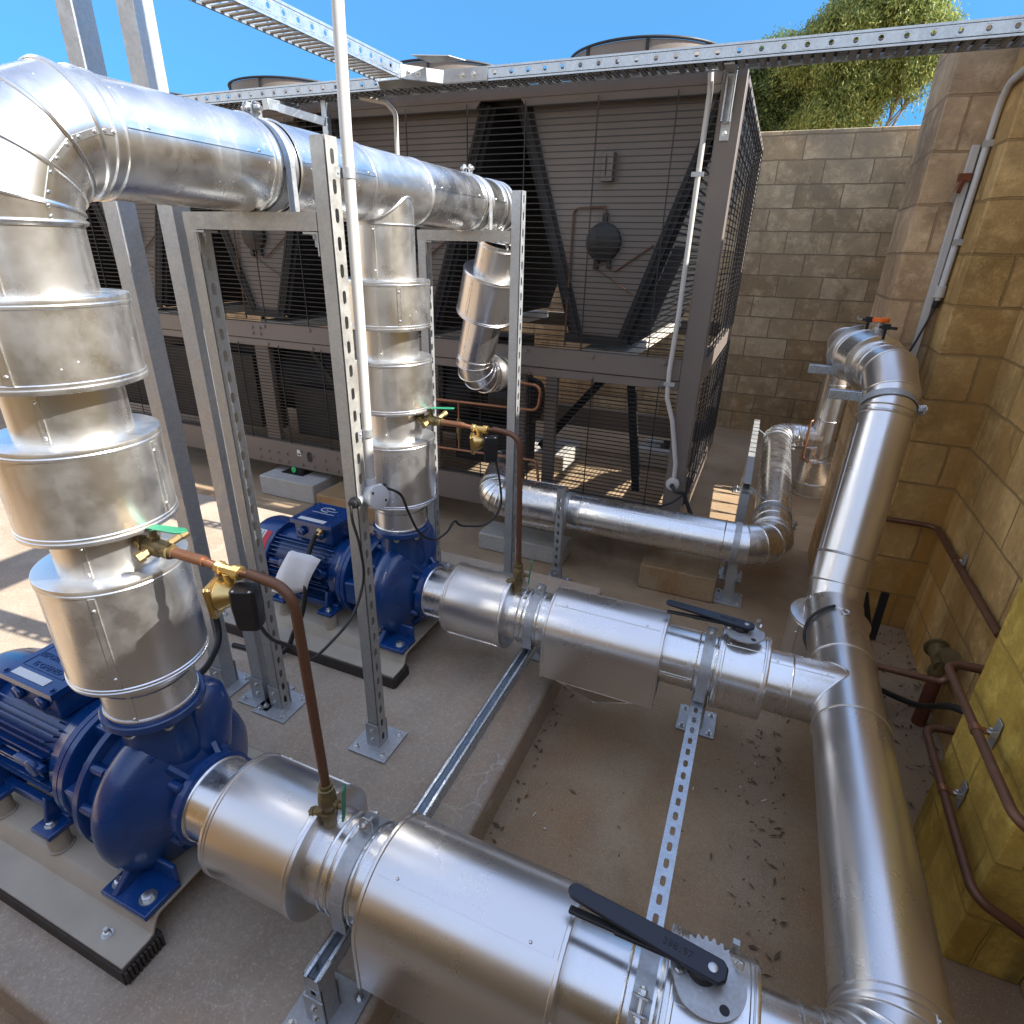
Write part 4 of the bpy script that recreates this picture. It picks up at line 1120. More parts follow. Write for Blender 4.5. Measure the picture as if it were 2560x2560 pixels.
    m.build('valve_handle', M['green'], t, bevel=.001)
    return t
b1 = bypass(P1Y, 'copper line with brass valve from the nearest riser down to its suction pipe')
copy_thing(b1, (0, P2Y - P1Y, 0), 'copper line with brass valve from the farther riser down to its suction pipe')

# ------------------------------------------------------------------ lever valves
def lever(y, label):
    t = thing('valve_lever', (.10, y, .5755), label, 'valve lever', 'black lever handles')
    m = MB().lathe((.098, y - .003, .568), (0, 0, 1), [(0, .022), (.004, .020), (.034, .020)], 20); m.build('stem', M['rust'], t)
    R0 = .066; poly = []; nn = 120
    for k in range(nn):
        a = 2 * PI * k / nn; r = R0
        if R(62) < a < R(150):                       # notched arc
            r = .070 if (k // 2) % 2 == 0 else .0625
        elif R(20) <= a <= R(62): r = .0665 - .012 * math.sin((a - R(20)) / R(42) * PI)
        elif R(150) <= a <= R(205): r = .070 - .012 * (a - R(150)) / R(55)
        elif a > R(205) and a < R(240): r = .058 + .008 * (a - R(205)) / R(35)
        poly.append((r * math.cos(a), r * math.sin(a)))
    m = MB().prism(poly, (.108, y - .010, .603), (1, 0, 0), (0, 1, 0), (0, 0, .005))
    p = m.build('notch_plate', M['galv'], t, sharp=30)
    MB().lathe((.140, y - .050, .6082), (0, 0, 1), [(0, .0085), (.0004, .0085)], 16).build('plate_hole', M['ink'], p)
    m = MB(); m.hexbolt((.060, y - .020, .608), (0, 0, 1), .0075, .006, False); m.hexbolt((.158, y + .024, .612), (.2, .6, .8), .0065, .010, False); m.bar((.150, y + .058, .60), (.150, y + .062, .622), .012, .012)
    m.build('bolts', M['bolt'], p)
    # handle: a flat bar rounded at the tip, bent slightly away from the plate
    m = MB(); W0, W1 = .0215, .0155
    top = []; ax = V((-.262, .030, .0)); L = ax.length; u = ax.normalized(); w_ = V((-u.y, u.x, 0))
    O = V((.118, y - .006, .6235))
    pl = [(-.020, -.011), (-.020, .011), (-.010, W0), (.06, W0)] + [(L, W1)] + [(L + .016 * math.cos(PI / 2 - PI * k / 8), .0155 * math.sin(PI / 2 - PI * k / 8)) for k in range(1, 8)] + [(L, -W1), (.06, -W0), (-.010, -W0)]
    m.prism(pl, O, u, w_, V((0, 0, .011)))
    h = m.build('handle', M['lever'], t, sharp=30, bevel=.003)
    m = MB().bar((.085, y - .006, .6215), (-.060, y + .000, .610), .020, .009); m.bar((-.055, y, .611), (-.150, y + .004, .604), .016, .008)
    m.lathe((.098, y - .003, .605), (0, 0, 1), [(0, .026), (.012, .026), (.018, .022)], 24)
    m.build('trigger', M['rubber'], t, bevel=.003)
    m = MB().lathe((.113, y - .007, .6345), (0, 0, 1), [(0, .0085), (.0014, .0085), (.002, .007)], 12); m.build('rivet', M['bolt'], h)
    letter('398197', (.052, y + .0008, .6348), .018, M['ink'], h, t, rot=(0, 0, math.atan2(-u.y, -u.x)), ext=.0006)
    return t
l1 = lever(P1Y, 'black lever with notched plate on the large pipe in the foreground')
copy_thing(l1, (0, P2Y - P1Y, 0), 'black lever with notched plate on the farther suction pipe')

# instruments on the upper right pipe
t = thing('toggle_valve', ta + te * .18 + V((0, 0, .128)), 'orange capped gauge valve on top of the upper right pipe', 'valve')
c = ta + te * .185 + V((.01, 0, .127))
m = MB(); m.bar(c + V((0, 0, -.004)) - te * .05, c + V((0, 0, -.004)) + te * .05, .05, .012); m.lathe(c, (0, 0, 1), [(0, .020), (.012, .020), (.013, .026), (.038, .026), (.039, .018), (.05, .018)], 20)
m.build('body', M['galv'], t)
MB().lathe(c + V((0, 0, .048)), (0, 0, 1), [(0, .032), (.003, .036), (.016, .036), (.019, .033)], 32).build('cap', M['orange'], t)
for f, nm in ((.085, 'black toggle latch on the near rim of the upper right jacket'), (.30, 'black toggle latch on the far rim of the upper right jacket')):
    c = ta + te * f + V((0, 0, .118))
    t = thing('toggle_latch', c, nm, 'latch', 'black toggle latches')
    m = MB(); m.bar(c + V((-.002, 0, -.03)), c + V((0, 0, .045)), .012, .012, te); m.bar(c + V((-.028, 0, .050)), c + V((.045, -.005, .046)), .020, .012); m.box(c.x - .016, c.x + .016, c.y - .014, c.y + .014, c.z + .040, c.z + .064)
    m.build('latch_arm', M['black'], t, bevel=.002)
    m = MB(); m.bar(c + V((-.028, 0, .050)), c + V((-.048, .0, .052)), .006, .006); m.bar(c + V((-.048, 0, .050)), c + V((-.050, 0, .066)), .006, .006); m.hexbolt(c + V((.0, -.008, -.015)), (0, -1, 0), .007, .006); m.build('latch_bolt', M['bolt'], t)

# ------------------------------------------------------------------ copper and odds on the right wall
def tubething(name, pts, r, rb, mat, label, cat='copper pipe', group=None):
    m = MB().tube(bent(pts, rb, 7), r, 14)
    o = m.build(name, M[mat], None, sharp=60); return tag(o, label, cat, group)
tubething('copper_pipe', [(.93, 1.93, .597), (.712, 1.925, .598), (.712, 1.285, .620), (.90, 1.262, .548)], .0125, .045, 'copper_old', 'upper copper pipe looping across the ochre pier', 'copper pipe', 'copper pipes on the ochre pier')
tubething('copper_pipe', [(.93, 1.895, .378), (.712, 1.892, .362), (.712, 1.290, .350), (.98, 1.262, .235)], .0125, .045, 'copper_old', 'lower copper pipe looping across the ochre pier', 'copper pipe', 'copper pipes on the ochre pier')
tubething('copper_pipe', [(.50, 2.05, .443), (.778, 2.05, .440), (.79, 2.06, .52), (.93, 2.06, .53)], .012, .03, 'copper_old', 'tarnished copper pipe leaving the header towards the wall behind the pier')
tubething('copper_pipe', [(.62, 3.112, .604), (.906, 3.112, .604), (.910, 2.165, .604)], .0125, .04, 'copper_old', 'copper pipe turning the inner corner of the wall and ending cut off')
tubething('copper_pipe', [(.455, 4.96, .62), (.425, 4.93, .62), (.425, 4.90, .33), (.47, 4.90, .30)], .010, .04, 'copper', 'bright copper tube looping down beside the slim vessel')
for (x, y, z, wallx, lab) in ((.712, 1.60, .609, .757, 'copper strap and steel cleat holding the upper pipe to the ochre pier'), (.712, 1.62, .357, .757, 'copper strap and steel cleat holding the lower pipe to the ochre pier'), (.910, 2.72, .604, .933, 'small strap and cleat holding the corner copper pipe to the wall')):
    t = thing('pipe_clip', (x, y, z), lab, 'pipe clip', 'copper pipe clips')
    m = MB().lathe((x, y - .012, z), (0, 1, 0), [(0, .0128), (0, .0148), (.024, .0148), (.024, .0128)], 20, False, False)
    m.bar((x + .010, y, z + .004), (wallx - .004, y - .004, z + .004), .022, .006, (0, 0, 1)); m.build('strap', M['copper'], t)
    m = MB().box(wallx - .004, wallx - .0005, y - .016, y + .016, z - .040, z + .046); m.bar((wallx - .02, y - .02, z + .012), (wallx - .003, y - .02, z + .012), .004, .02); m.build('cleat', M['galv_dull'], t, bevel=.001)
    MB().hexbolt((wallx - .016, y - .004, z + .008), (0, 0, 1), .006, .010).build('bolt', M['bolt'], t)
t = thing('old_standpipe', (.872, 2.39, 0), 'rusty standpipe with a green bronze fitting by the wall', 'standpipe')
MB().tube([(.874, 2.39, 0), (.866, 2.375, .26)], .026, 18).build('pipe', M['rust'], t)
m = MB().lathe((.865, 2.375, .25), (0, 0, 1), [(0, .028), (.01, .034), (.03, .034), (.05, .028), (.09, .030), (.12, .022)], 18); m.lathe((.865, 2.41, .32), (0, 1, .1), [(-.06, .030), (0, .032), (.05, .034), (.052, .046), (.062, .046), (.064, .03)], 18); m.lathe((.865, 2.375, .36), (0, -1, .5), [(0, .026), (.04, .028), (.045, .033), (.06, .033)], 16)
m.build('bronze_fitting', M['brass_old'], t)
cable('rubber_hose', [(.56, 2.62, .03), (.66, 2.50, .06), (.80, 2.287, .157), (.80, 2.07, .33), (.79, 1.95, .42), (.84, 1.88, .45), (.93, 1.86, .44)], .012, 'black hose slung across the gap between the header and the wall')
m = MB().bar((.762, 2.955, .012), (.755, 2.95, .285), .016, .034, (1, 0, 0)); m.bar((.752, 2.955, .012), (.672, 2.95, .265), .006, .03, (1, 0, 0))
tag(m.build('rubber_strip', M['rubber'], None), 'black rubber strip bent in a V standing at the wall foot', 'rubber strip')
t = thing('drain_hose', (.38, 2.2, .43), 'short black hose draped over the header with a bright eye bolt', 'hose')
m = MB().tube(curve([(.428, 2.237, .544), (.398, 2.226, .531), (.368, 2.216, .505), (.350, 2.207, .474), (.343, 2.19, .441), (.342, 2.138, .427), (.345, 2.043, .440)], 6), [.0062] * 30 + [.0055, .005, .0045, .0035, .0025, .0018, .001], 10)
m.build('hose', M['rubber'], t, sharp=60)
m = MB().tube([(.461 + .012 * math.cos(a), 2.2 + .010 * math.sin(a), .547 + .004 * math.sin(a)) for a in [R(20 * k) for k in range(18)]], .0035, 8, closed=True); m.tube([(.43, 2.237, .544), (.452, 2.214, .548)], .0015, 6); m.screw((.461, 2.204, .54), (0, 0, 1), .008)
m.build('eye_bolt', M['bolt'], t)
# ------------------------------------------------------------------ chiller
XL, XR, YF, YB, ZB, ZT = -6.35, -.285, 3.21, 5.40, .205, 2.50
t = thing('chiller', (-3.2, 4.3, ZB), 'large taupe air cooled chiller with V shaped coil bays behind black wire grilles', 'chiller')
ch = t
def cbox(name, mat, *b, bevel=.003, parent=None):
    m = MB()
    for q in b: m.box(*q)
    return m.build(name, M[mat], parent or ch, bevel=bevel)
br = cbox('base_rail', 'chiller', (XL, XR, YF, YF + .05, ZB, .395), (XL, XR, YF + .005, YF + .07, .395, .400), (XL, XR, YB - .05, YB, ZB, .395), (XR - .06, XR - .001, YF + .051, YB - .051, ZB + .002, .393))
m = MB()
for x in [-.33, -.37] + [-1.10 - .1 * k for k in range(3)] + [-2.62 - .11 * k for k in range(5)] + [-3.2 - .09 * k for k in range(4)] + [-4.3, -4.42, -5.2]:
    for z in (.24, .345 - .02 * (int(abs(x) * 100) % 3)): m.hexbolt((x, YF, z), (0, -1, 0), .009, .006, True)
m.build('bolts', M['chiller'], br)
m = MB().prism([(.024 * math.cos(a), .016 * (1 if math.sin(a) > 0 else -1) + .024 * math.sin(a)) for a in [2 * PI * k / 24 for k in range(24)]], (-2.985, YF - .001, .312), (1, 0, 0), (0, 0, 1), (0, -.001, 0))
m.build('oval_hole', M['ink'], br)
cbox('rail_label', 'label_white', (-3.10, -3.065, YF - .0016, YF - .0006, .305, .352), bevel=0, parent=br)
cbox('label_print', 'ink', (-3.094, -3.071, YF - .0024, YF - .0017, .312, .325), bevel=0, parent=br)
mr = cbox('mid_rail', 'chiller', (XL, XR - .105, YF, YF + .045, 1.145, 1.256), (XL, XR - .105, YF + .006, YF + .05, 1.092, 1.141), (XR - .05, XR - .001, YF + .09, YB - .09, 1.14, 1.25))
m = MB(); x = -.48
while x > XL:
    m.hexbolt((x, YF, 1.232), (0, -1, 0), .011, .007); m.hexbolt((x + .004, YF + .006, 1.112), (0, -1, 0), .010, .006); x -= .395
m.build('bolts', M['chiller'], mr)
tr = MB()
tr.box(XL, XR - .105, YF - .002, YF + .03, 2.452, ZT)
for k in range(5):
    xc = -.86 - 1.2 * k
    tr.prism([(-.49, 2.452), (.49, 2.452), (.46, 2.415), (-.46, 2.415)], (xc, YF, 0), (1, 0, 0), (0, 0, 1), (0, .012, 0))
tr.build('top_rail', M['chiller'], t, bevel=.002)
cbox('top_deck', 'chiller', (XL, XR, YF + .031, YB, 2.47, ZT), bevel=.004)
cbox('corner_post', 'chiller', (XR - .104, XR, YF - .003, YF + .085, ZB + .001, ZT - .001))
cbox('corner_post', 'chiller', (XR - .08, XR - .002, YB - .085, YB - .001, ZB + .001, ZT - .032))
for x, wd in ((-1.115, .072), (-1.30, .048), (-1.90, .05), (-3.325, .125), (-4.55, .12), (-5.5, .12)):
    cbox('lower_post', 'chiller', (x - wd / 2, x + wd / 2, YF + .02, YF + .06, .396, 1.091))
m = MB()
for x in (-3.36, -3.29):
    for z in (1.18, 1.22): m.hexbolt((x, YF, z), (0, -1, 0), .010, .006)
m.build('bolts', M['chiller'], t)
# coil bays
for k in range(5):
    xc = -.86 - 1.2 * k
    yp = YF + .075
    m = MB().prism([(-.487, 2.45), (.487, 2.45), (.118, 1.315), (-.118, 1.315)], (xc, yp, 0), (1, 0, 0), (0, 0, 1), (0, .004, 0))
    pn = m.build('coil_panel', M['panel'], t)
    m = MB()
    for s in (-1, 1):
        a = V((xc + s * .492, yp - .012, 2.45)); b = V((xc + s * .124, yp - .012, 1.315))
        m.bar(a, b, .008, .055, (s, 0, .3)); m.bar(a + V((-s * .008, -.026, 0)), b + V((-s * .008, -.026, 0)), .016, .006, (0, 1, 0))
    m.bar((xc - .2, yp - .02, 1.318), (xc + .16, yp - .02, 1.312), .012, .05)
    m.build('panel_frame', M['dark'], pn)
    m = MB()
    for s in (-1, 1):
        a0 = V((xc + s * .50, 0, 2.45)); b0 = V((xc + s * .13, 0, 1.31))
        nrm = V((1.14 * s, 0, -.37)).normalized() * .045
        vs = []
        for yy in (yp + .006, YB - .1):
            for p in (a0, b0, b0 + nrm, a0 + nrm): vs.append((p.x, yy, p.z))
        m.add(vs, [(0, 1, 2, 3), (7, 6, 5, 4), (0, 4, 5, 1), (1, 5, 6, 2), (2, 6, 7, 3), (3, 7, 4, 0)])
    m.build('coil', M['coil'], t)
    cbox('drain_pan', 'pan', (xc - .10, xc + .165, yp + .02, YB - .1, 1.205, 1.262))
    # round gauge and its copper lines
    m = MB().lathe((xc - .022, yp - .001, 1.81), (0, -1, 0), [(0, .092), (.030, .092), (.034, .086)], 40)
    m.bar((xc - .024, yp - .014, 1.88), (xc - .022, yp - .014, 1.945), .024, .022, (0, 1, 0)); m.bar((xc - .05, yp - .014, 1.74), (xc - .055, yp - .014, 1.68), .024, .022, (0, 1, 0)); m.bar((xc + .01, yp - .014, 1.74), (xc + .018, yp - .014, 1.685), .024, .022, (0, 1, 0))
    m.build('round_receiver', M['black'], pn)
    m = MB().tube(bent([(xc - .024, yp - .018, 1.94), (xc - .02, yp - .018, 1.975), (xc - .195, yp - .018, 1.965), (xc - .20, yp - .018, 1.27)], .03, 5), .006, 8)
    m.tube([(xc + .022, yp - .015, 1.685), (xc + .05, yp - .015, 1.67), (xc + .24, yp - .015, 1.80)], .005, 8); m.tube([(xc - .05, yp - .012, 1.68), (xc + .16, yp - .012, 1.56)], .003, 6)
    m.build('copper_line', M['copper_old'], pn)
    m = MB().box(xc - .055, xc + .005, yp - .055, yp - .001, 2.085, 2.215); bx = m.build('switch_box', M['panel'], pn, bevel=.003)
    m = MB().prism([(-.003, -.04), (.003, -.04), (.004, .035), (0, .055), (-.004, .035)], (xc - .03, yp - .0556, 2.15), (1, 0, 0), (0, 0, 1), (0, -.001, 0)); m.build('arrow_mark', M['ink'], bx)
    # fans, two to a bay
    for yc in (3.80, 4.82):
        m = MB().lathe((xc, yc, ZT), (0, 0, 1), [(.001, .425), (.012, .425), (.013, .412), (.190, .412), (.192, .405), (.192, .398), (.013, .398)], 72, False, False)
        fr = m.build('fan_ring', M['chiller'], t, sharp=30)
        m = MB().tube([(xc + .416 * math.cos(a), yc + .416 * math.sin(a), 2.697) for a in [2 * PI * q / 72 for q in range(72)]], .007, 8, closed=True)
        for rr in (.33, .25, .17, .09): m.tube([(xc + rr * math.cos(a), yc + rr * math.sin(a), 2.703) for a in [2 * PI * q / 40 for q in range(40)]], .0025, 6, closed=True)
        for q in range(8):
            a = q * PI / 4 + .2; m.bar((xc + .05 * math.cos(a), yc + .05 * math.sin(a), 2.705), (xc + .416 * math.cos(a), yc + .416 * math.sin(a), 2.697), .005, .005)
            m.bar((xc + .416 * math.cos(a), yc + .416 * math.sin(a), 2.697), (xc + .418 * math.cos(a), yc + .418 * math.sin(a), 2.645), .016, .006)
        m.lathe((xc, yc, 2.60), (0, 0, 1), [(0, .09), (.11, .09)], 20)
        for q in range(7):
            a = q * 2 * PI / 7; m.bar((xc + .07 * math.cos(a), yc + .07 * math.sin(a), 2.62), (xc + .38 * math.cos(a), yc + .38 * math.sin(a), 2.64), .12, .006, (.35 * math.sin(a), -.35 * math.cos(a), 1))
        m.build('fan_guard', M['dark'], fr)
        m = MB(); rr = []
        for q in range(6):
            a = R(-98 + q * 3); rr.append([(xc + .413 * math.cos(a), yc + .413 * math.sin(a), 2.56), (xc + .413 * math.cos(a), yc + .413 * math.sin(a), 2.64)])
        for q in range(5): m.add([rr[q][0], rr[q][1], rr[q + 1][1], rr[q + 1][0]], [(0, 1, 2, 3)])
        m.build('fan_label', M['label_white'], fr)
# wire grilles
def grille(x0, x1, z0, z1, y, pitch, vp, phase=.18):
    m = MB(); z = z0 + .012; r = .0024
    while z < z1 - .005:
        m.box(x0, x1, y - r, y + r, z - r, z + r); z += pitch
    x = x1 - phase
    while x > x0 + .01:
        m.box(x - .0027, x + .0027, y - .0078, y - .0026, z0, z1 + .012)
        x -= vp
    return m
for k in range(5):
    x1 = -.39 - 1.2 * k if k == 0 else -.26 - 1.2 * k; x0 = max(-1.46 - 1.2 * k, XL)
    grille(x0 + .003, x1, 1.262, 2.425, YF - .010, .0285, .372).build('grille', M['wire'], t, smooth=False)
    grille(x0 + .003, x1, .405, 1.10, YF - .008, .0235, .372, .1).build('grille', M['wire'], t, smooth=False)
for (y0, y1) in ((3.30, 4.34), (4.36, 5.31)):
    for z0, z1, pt in ((1.262, 2.46, .0285), (.40, 1.13, .0285)):
        m = MB(); z = z0 + .01
        while z < z1: m.box(XR + .003, XR + .0074, y0, y1, z - .0022, z + .0022); z += pt
        y = y0 + .05
        while y < y1: m.box(XR + .0076, XR + .012, y - .0024, y + .0024, z0, z1); y += .19
        m.build('side_grille', M['wire'], t, smooth=False)
for k in range(5):
    x1 = -.40 - 1.2 * k; x0 = max(-1.5 - 1.2 * k, XL)
    m = MB(); z = .42
    while z < 1.1: m.box(x0, x1, YB + .002, YB + .006, z - .002, z + .002); z += .06
    m.build('back_grille', M['wire'], t, smooth=False)
cbox('deck_dark_sheet', 'dark', (XL + .02, XR - .09, YF + .12, YB - .09, 2.44, 2.469))  # dark sheet added under the deck so the coil bays look black inside
cbox('back_rail', 'chiller', (XL, XR - .09, YB - .04, YB - .004, 1.14, 1.25))
# machinery and added dark fill in the lower half
m = MB().lathe((-5.9, 3.72, .78), (1, 0, 0), [(0, .25), (.02, .27), (4.10, .27), (4.13, .25)], 36); m.build('evaporator', M['dark'], t)
m = MB().lathe((-1.62, 3.55, .86), (1, 0, 0), [(0, .12), (.02, .155), (.20, .155), (.26, .15), (.31, .13)], 32); m.build('end_cover', M['black'], t)
for x in (-2.25, -2.75, -4.0, -4.6, -5.3):
    m = MB().lathe((x, 4.55, .42), (0, 0, 1), [(0, .15), (.02, .17), (.42, .17), (.50, .13), (.53, .05)], 28); m.tube(bent([(x, 4.55, .95), (x, 4.55, 1.10), (x + .25, 4.3, 1.12), (x + .25, 4.3, .7)], .08, 5), .018, 10); m.build('compressor', M['dark'], t)
cbox('control_box_dark_fill', 'dark', (-1.86, -1.36, 3.42, 3.66, .42, .70)); cbox('control_box_dark_fill', 'dark', (-2.9, -2.0, 4.95, 5.25, .42, 1.05))
cbox('control_box_dark_fill', 'dark', (-3.20, -1.96, 3.36, 3.42, .42, .80)); cbox('control_box_dark_fill', 'dark', (-2.78, -1.96, 3.44, 3.5, .80, 1.08)); cbox('control_box_dark_fill', 'dark', (-6.2, -3.42, 3.44, 3.5, .42, 1.05)); cbox('control_box_dark_fill', 'dark', (-4.4, -3.5, 3.30, 3.40, .45, 1.0))  # dark filler added behind the grille to blacken the lower bays
for p, q, w1, w2 in (((-.80, 3.9, 1.10), (-.665, 3.9, .22), .055, .04), ((-.88, 3.95, 1.10), (-1.42, 3.95, .42), .055, .04), ((-3.05, 3.4, 1.1), (-2.78, 3.4, .75), .035, .02), ((-2.9, 3.45, .80), (-2.62, 3.45, 1.1), .035, .02)):
    MB().bar(p, q, w1, w2, (0, 1, 0)).build('brace', M['dark'], t)
for x, a in ((-3.62, .0), (-3.50, .05), (-3.40, .08)):
    m = MB().tube(bent([(x, 3.6, 1.12), (x - .05, 3.5, .95), (x + .02 - a, 3.5, .72), (x + .12, 3.7, .55)], .1, 6), .022, 10)
    m.build('black_pipe', M['black'], t)
m = MB()
m.tube(bent([(-1.95, 3.13, .897), (-1.155, 3.13, .91), (-1.138, 3.13, 1.055), (-1.30, 3.13, 1.062), (-1.36, 3.15, 1.09)], .045, 6), .0095, 12)
m.tube(bent([(-1.95, 3.13, .585), (-1.15, 3.13, .602), (-1.13, 3.13, .46)], .03, 5), .0085, 12)
m.tube([(-1.677, 3.13, .897), (-1.677, 3.13, .59)], .006, 10)
cp = m.build('copper_line', M['copper'], t)
m = MB().lathe((-1.677, 3.13, .80), (0, 0, -1), [(0, .009), (.01, .013), (.03, .013), (.04, .010), (.07, .016), (.09, .016), (.11, .009), (.13, .012), (.14, .008)], 12); m.lathe((-1.30, 3.13, 1.062), (1, 0, 0), [(0, .012), (.02, .014), (.035, .012)], 12); m.build('brass_fittings', M['brass_old'], cp)
for z, x1 in ((.705, -1.95), (.665, -1.95)): MB().tube([(-2.62, 3.6, z), (x1, 3.6, z - .005)], .014, 10).build('pale_pipe', M['pvc'], t)
cbox('electrical_label', 'label_white', (-1.645, -1.62, 3.335, 3.338, 1.01, 1.03), (-1.645, -1.62, 3.335, 3.338, 1.04, 1.06), bevel=0)

# ------------------------------------------------------------------ loose concrete blocks and isolators
def cblock(x0, x1, y0, y1, h, mat, label):
    m = MB().box(x0, x1, y0, y1, .0, h)
    o = m.build('concrete_block', M[mat], None, bevel=.008, bseg=2); o.location.z = .002
    return tag(o, label, 'concrete block')
cblock(-3.37, -2.86, 3.065, 3.40, .15, 'conc_block', 'pale grey block under the chiller with a green spring mount on it')
cblock(-2.74, -2.22, 2.96, 3.28, .15, 'conc_rusty', 'tan block beside the pale one, behind the farther motor')
cblock(-1.47, -.905, 2.985, 3.19, .112, 'conc_block', 'light concrete block under the return pipe near its left bend')
cblock(-.430, -.012, 2.955, 3.19, .15, 'conc_rusty', 'rust stained block under the return pipe near its right bend')
cblock(-1.85, -1.42, 4.55, 5.05, .15, 'conc_block', 'block seen through the lower grille beneath the chiller')
cblock(-.9, -.45, 5.05, 5.45, .15, 'conc_block', 'block under the back right corner of the chiller, seen through the grille')
t = thing('spring_mount', (-3.15, 3.265, .152), 'black spring mount with a green core between chiller and pale block', 'spring mount')
MB().box(-3.26, -3.055, 3.185, 3.335, .1525, .158).build('mount_plate', M['black'], t)
m = MB().lathe((-3.13, 3.265, .158), (0, 0, 1), [(0, .055), (.03, .05), (.046, .05)], 24); m.build('housing', M['black'], t)
MB().lathe((-3.155, 3.212, .182), (-.1, -1, .15), [(0, .022), (.008, .022), (.009, .012), (.002, .010)], 20).build('core', simple('bright_green_rubber', (.05, .5, .15), .5), t)
t = thing('spring_mount', (-.65, 5.25, .152), 'black spring mount on the back right block under the chiller', 'spring mount')
MB().box(-.72, -.58, 5.18, 5.32, .1525, .158).build('mount_plate', M['black'], t)
MB().lathe((-.65, 5.25, .158), (0, 0, 1), [(0, .06), (.03, .05), (.045, .05)], 20).build('housing', M['black'], t)

# ------------------------------------------------------------------ trees beyond the far wall
def leafmat(name, stops):
    q = NT(name)
    geo = q.n('ShaderNodeNewGeometry')
    n_ = q.noise(1.1, 3, .5, geo.outputs['Position'])
    f = q.math('ADD', q.math('MULTIPLY', geo.outputs['Random Per Island'], .6), q.math('MULTIPLY', n_, .4))
    q.fin(base=q.ramp(f, stops), rough=.5, spec=.4)
    tr_ = q.n('ShaderNodeBsdfTranslucent', ins={'Color': q.ramp(f, [(p, tuple(x * 1.4 for x in c)) for p, c in stops])})
    mx = q.n('ShaderNodeMixShader', ins={0: .32, 1: q.p.outputs[0], 2: tr_.outputs[0]})
    q.t.links.new(mx.outputs[0], q.out.inputs[0]); return q.m
LM1 = leafmat('gum_leaves', [(.15, (.08, .13, .04)), (.45, (.21, .27, .08)), (.75, (.40, .42, .13)), (.95, (.56, .54, .21))])
LM2 = leafmat('dark_leaves', [(.15, (.05, .09, .04)), (.5, (.11, .18, .07)), (.8, (.22, .28, .10)), (.95, (.36, .38, .15))])
BARK = simple('pale_bark', (.30, .25, .19), .85, 0, .3, 6, .3)
def tree(x, y, clumps, nleaf, lm, label, seed, droop, limbs):
    rg = random.Random(seed)
    t = thing('tree', (x, y, 0), label, 'tree', 'trees beyond the far wall')
    m = MB().tube([(x, y, 0), (x + .03, y, 1.2), (x - .02, y + .02, 2.3), (x + .05, y, 3.3)], [.17, .14, .12, .09], 10)
    for c in limbs:
        b = V((x + .02, y, 2.0 + rg.random() * 1.2)); e = V(c)
        mid = b.lerp(e, .5) + V((rg.uniform(-.1, .1), rg.uniform(-.1, .1), rg.uniform(-.1, .15)))
        m.tube(curve([b, mid, e], 5), [.05 - .042 * i / 10 for i in range(11)], 7)
        for q in range(5):
            e2 = e + V((rg.gauss(0, .3), rg.gauss(0, .3), rg.uniform(-.1, .6))); m.tube([mid.lerp(e, rg.uniform(.3, 1)), e2], [.014, .004], 5)
    m.build('trunk', BARK, t)
    vs = []; fs = []
    tw = []
    for (cx, cy, cz, rx, ry, rz, wgt) in clumps:
        n = int(nleaf * wgt)
        # sub-clumps: sprays hanging off twigs
        ns = max(6, n // 70)
        for s_ in range(ns):
            while True:
                a = V((rg.uniform(-1, 1), rg.uniform(-1, 1), rg.uniform(-1, 1)))
                if .25 < a.length < 1: break
            p = V((cx + a.x * rx, cy + a.y * ry, cz + a.z * rz)); L = rg.uniform(.10, .24)
            dr = V((rg.gauss(0, .5), rg.gauss(0, .5), -droop)).normalized()
            for _ in range(n // ns):
                q = p + dr * (abs(rg.gauss(0, 1)) * L) + V((rg.gauss(0, .055), rg.gauss(0, .055), rg.gauss(0, .055)))
                d = (dr + V((rg.gauss(0, .5), rg.gauss(0, .5), rg.gauss(0, .45)))).normalized()
                sd_ = d.cross(V((rg.gauss(0, 1), rg.gauss(0, 1), rg.gauss(0, 1)))).normalized()
                l = rg.uniform(.020, .045); w = l * .28; k = len(vs)
                vs += [q - d * l, q + sd_ * w, q + d * l, q - sd_ * w]; fs.append((k, k + 1, k + 2, k + 3))
    m = MB(); m.v = [tuple(q) for q in vs]; m.f = fs
    cr = m.build('crown', lm, t, smooth=False)
    return t
tree(.70, 13.2, [(.25, 13, 5.0, .62, .8, .65, .22), (.95, 13.2, 5.35, .70, .8, .75, .26), (1.35, 13, 4.85, .55, .7, .55, .14), (.62, 13.1, 4.35, .55, .7, .5, .15), (1.05, 12.9, 6.0, .5, .7, .55, .10), (-.35, 13.1, 5.0, .38, .6, .3, .05), (.25, 13, 4.0, .5, .6, .3, .06)], 170000, LM1, 'yellow green gum tree rising behind the far wall', 5, .9, [(.2, 13, 5.0), (.95, 13.2, 5.4), (1.4, 13, 4.9), (.6, 13, 4.4), (1.1, 13, 6.0), (1.25, 13, 4.2), (1.45, 13.1, 4.3)])
tree(-.75, 14.2, [(-.75, 14, 4.85, .62, .8, .62, .40), (-.25, 14.1, 4.5, .5, .7, .5, .28), (-1.35, 14, 4.7, .5, .7, .5, .20), (-.8, 14, 4.1, .5, .6, .3, .12)], 80000, LM2, 'darker green tree just left of the gum tree, partly behind the chiller', 9, .5, [(-.8, 14, 4.9), (-.25, 14, 4.5), (-1.3, 14, 4.7), (-.6, 14, 4.2)])

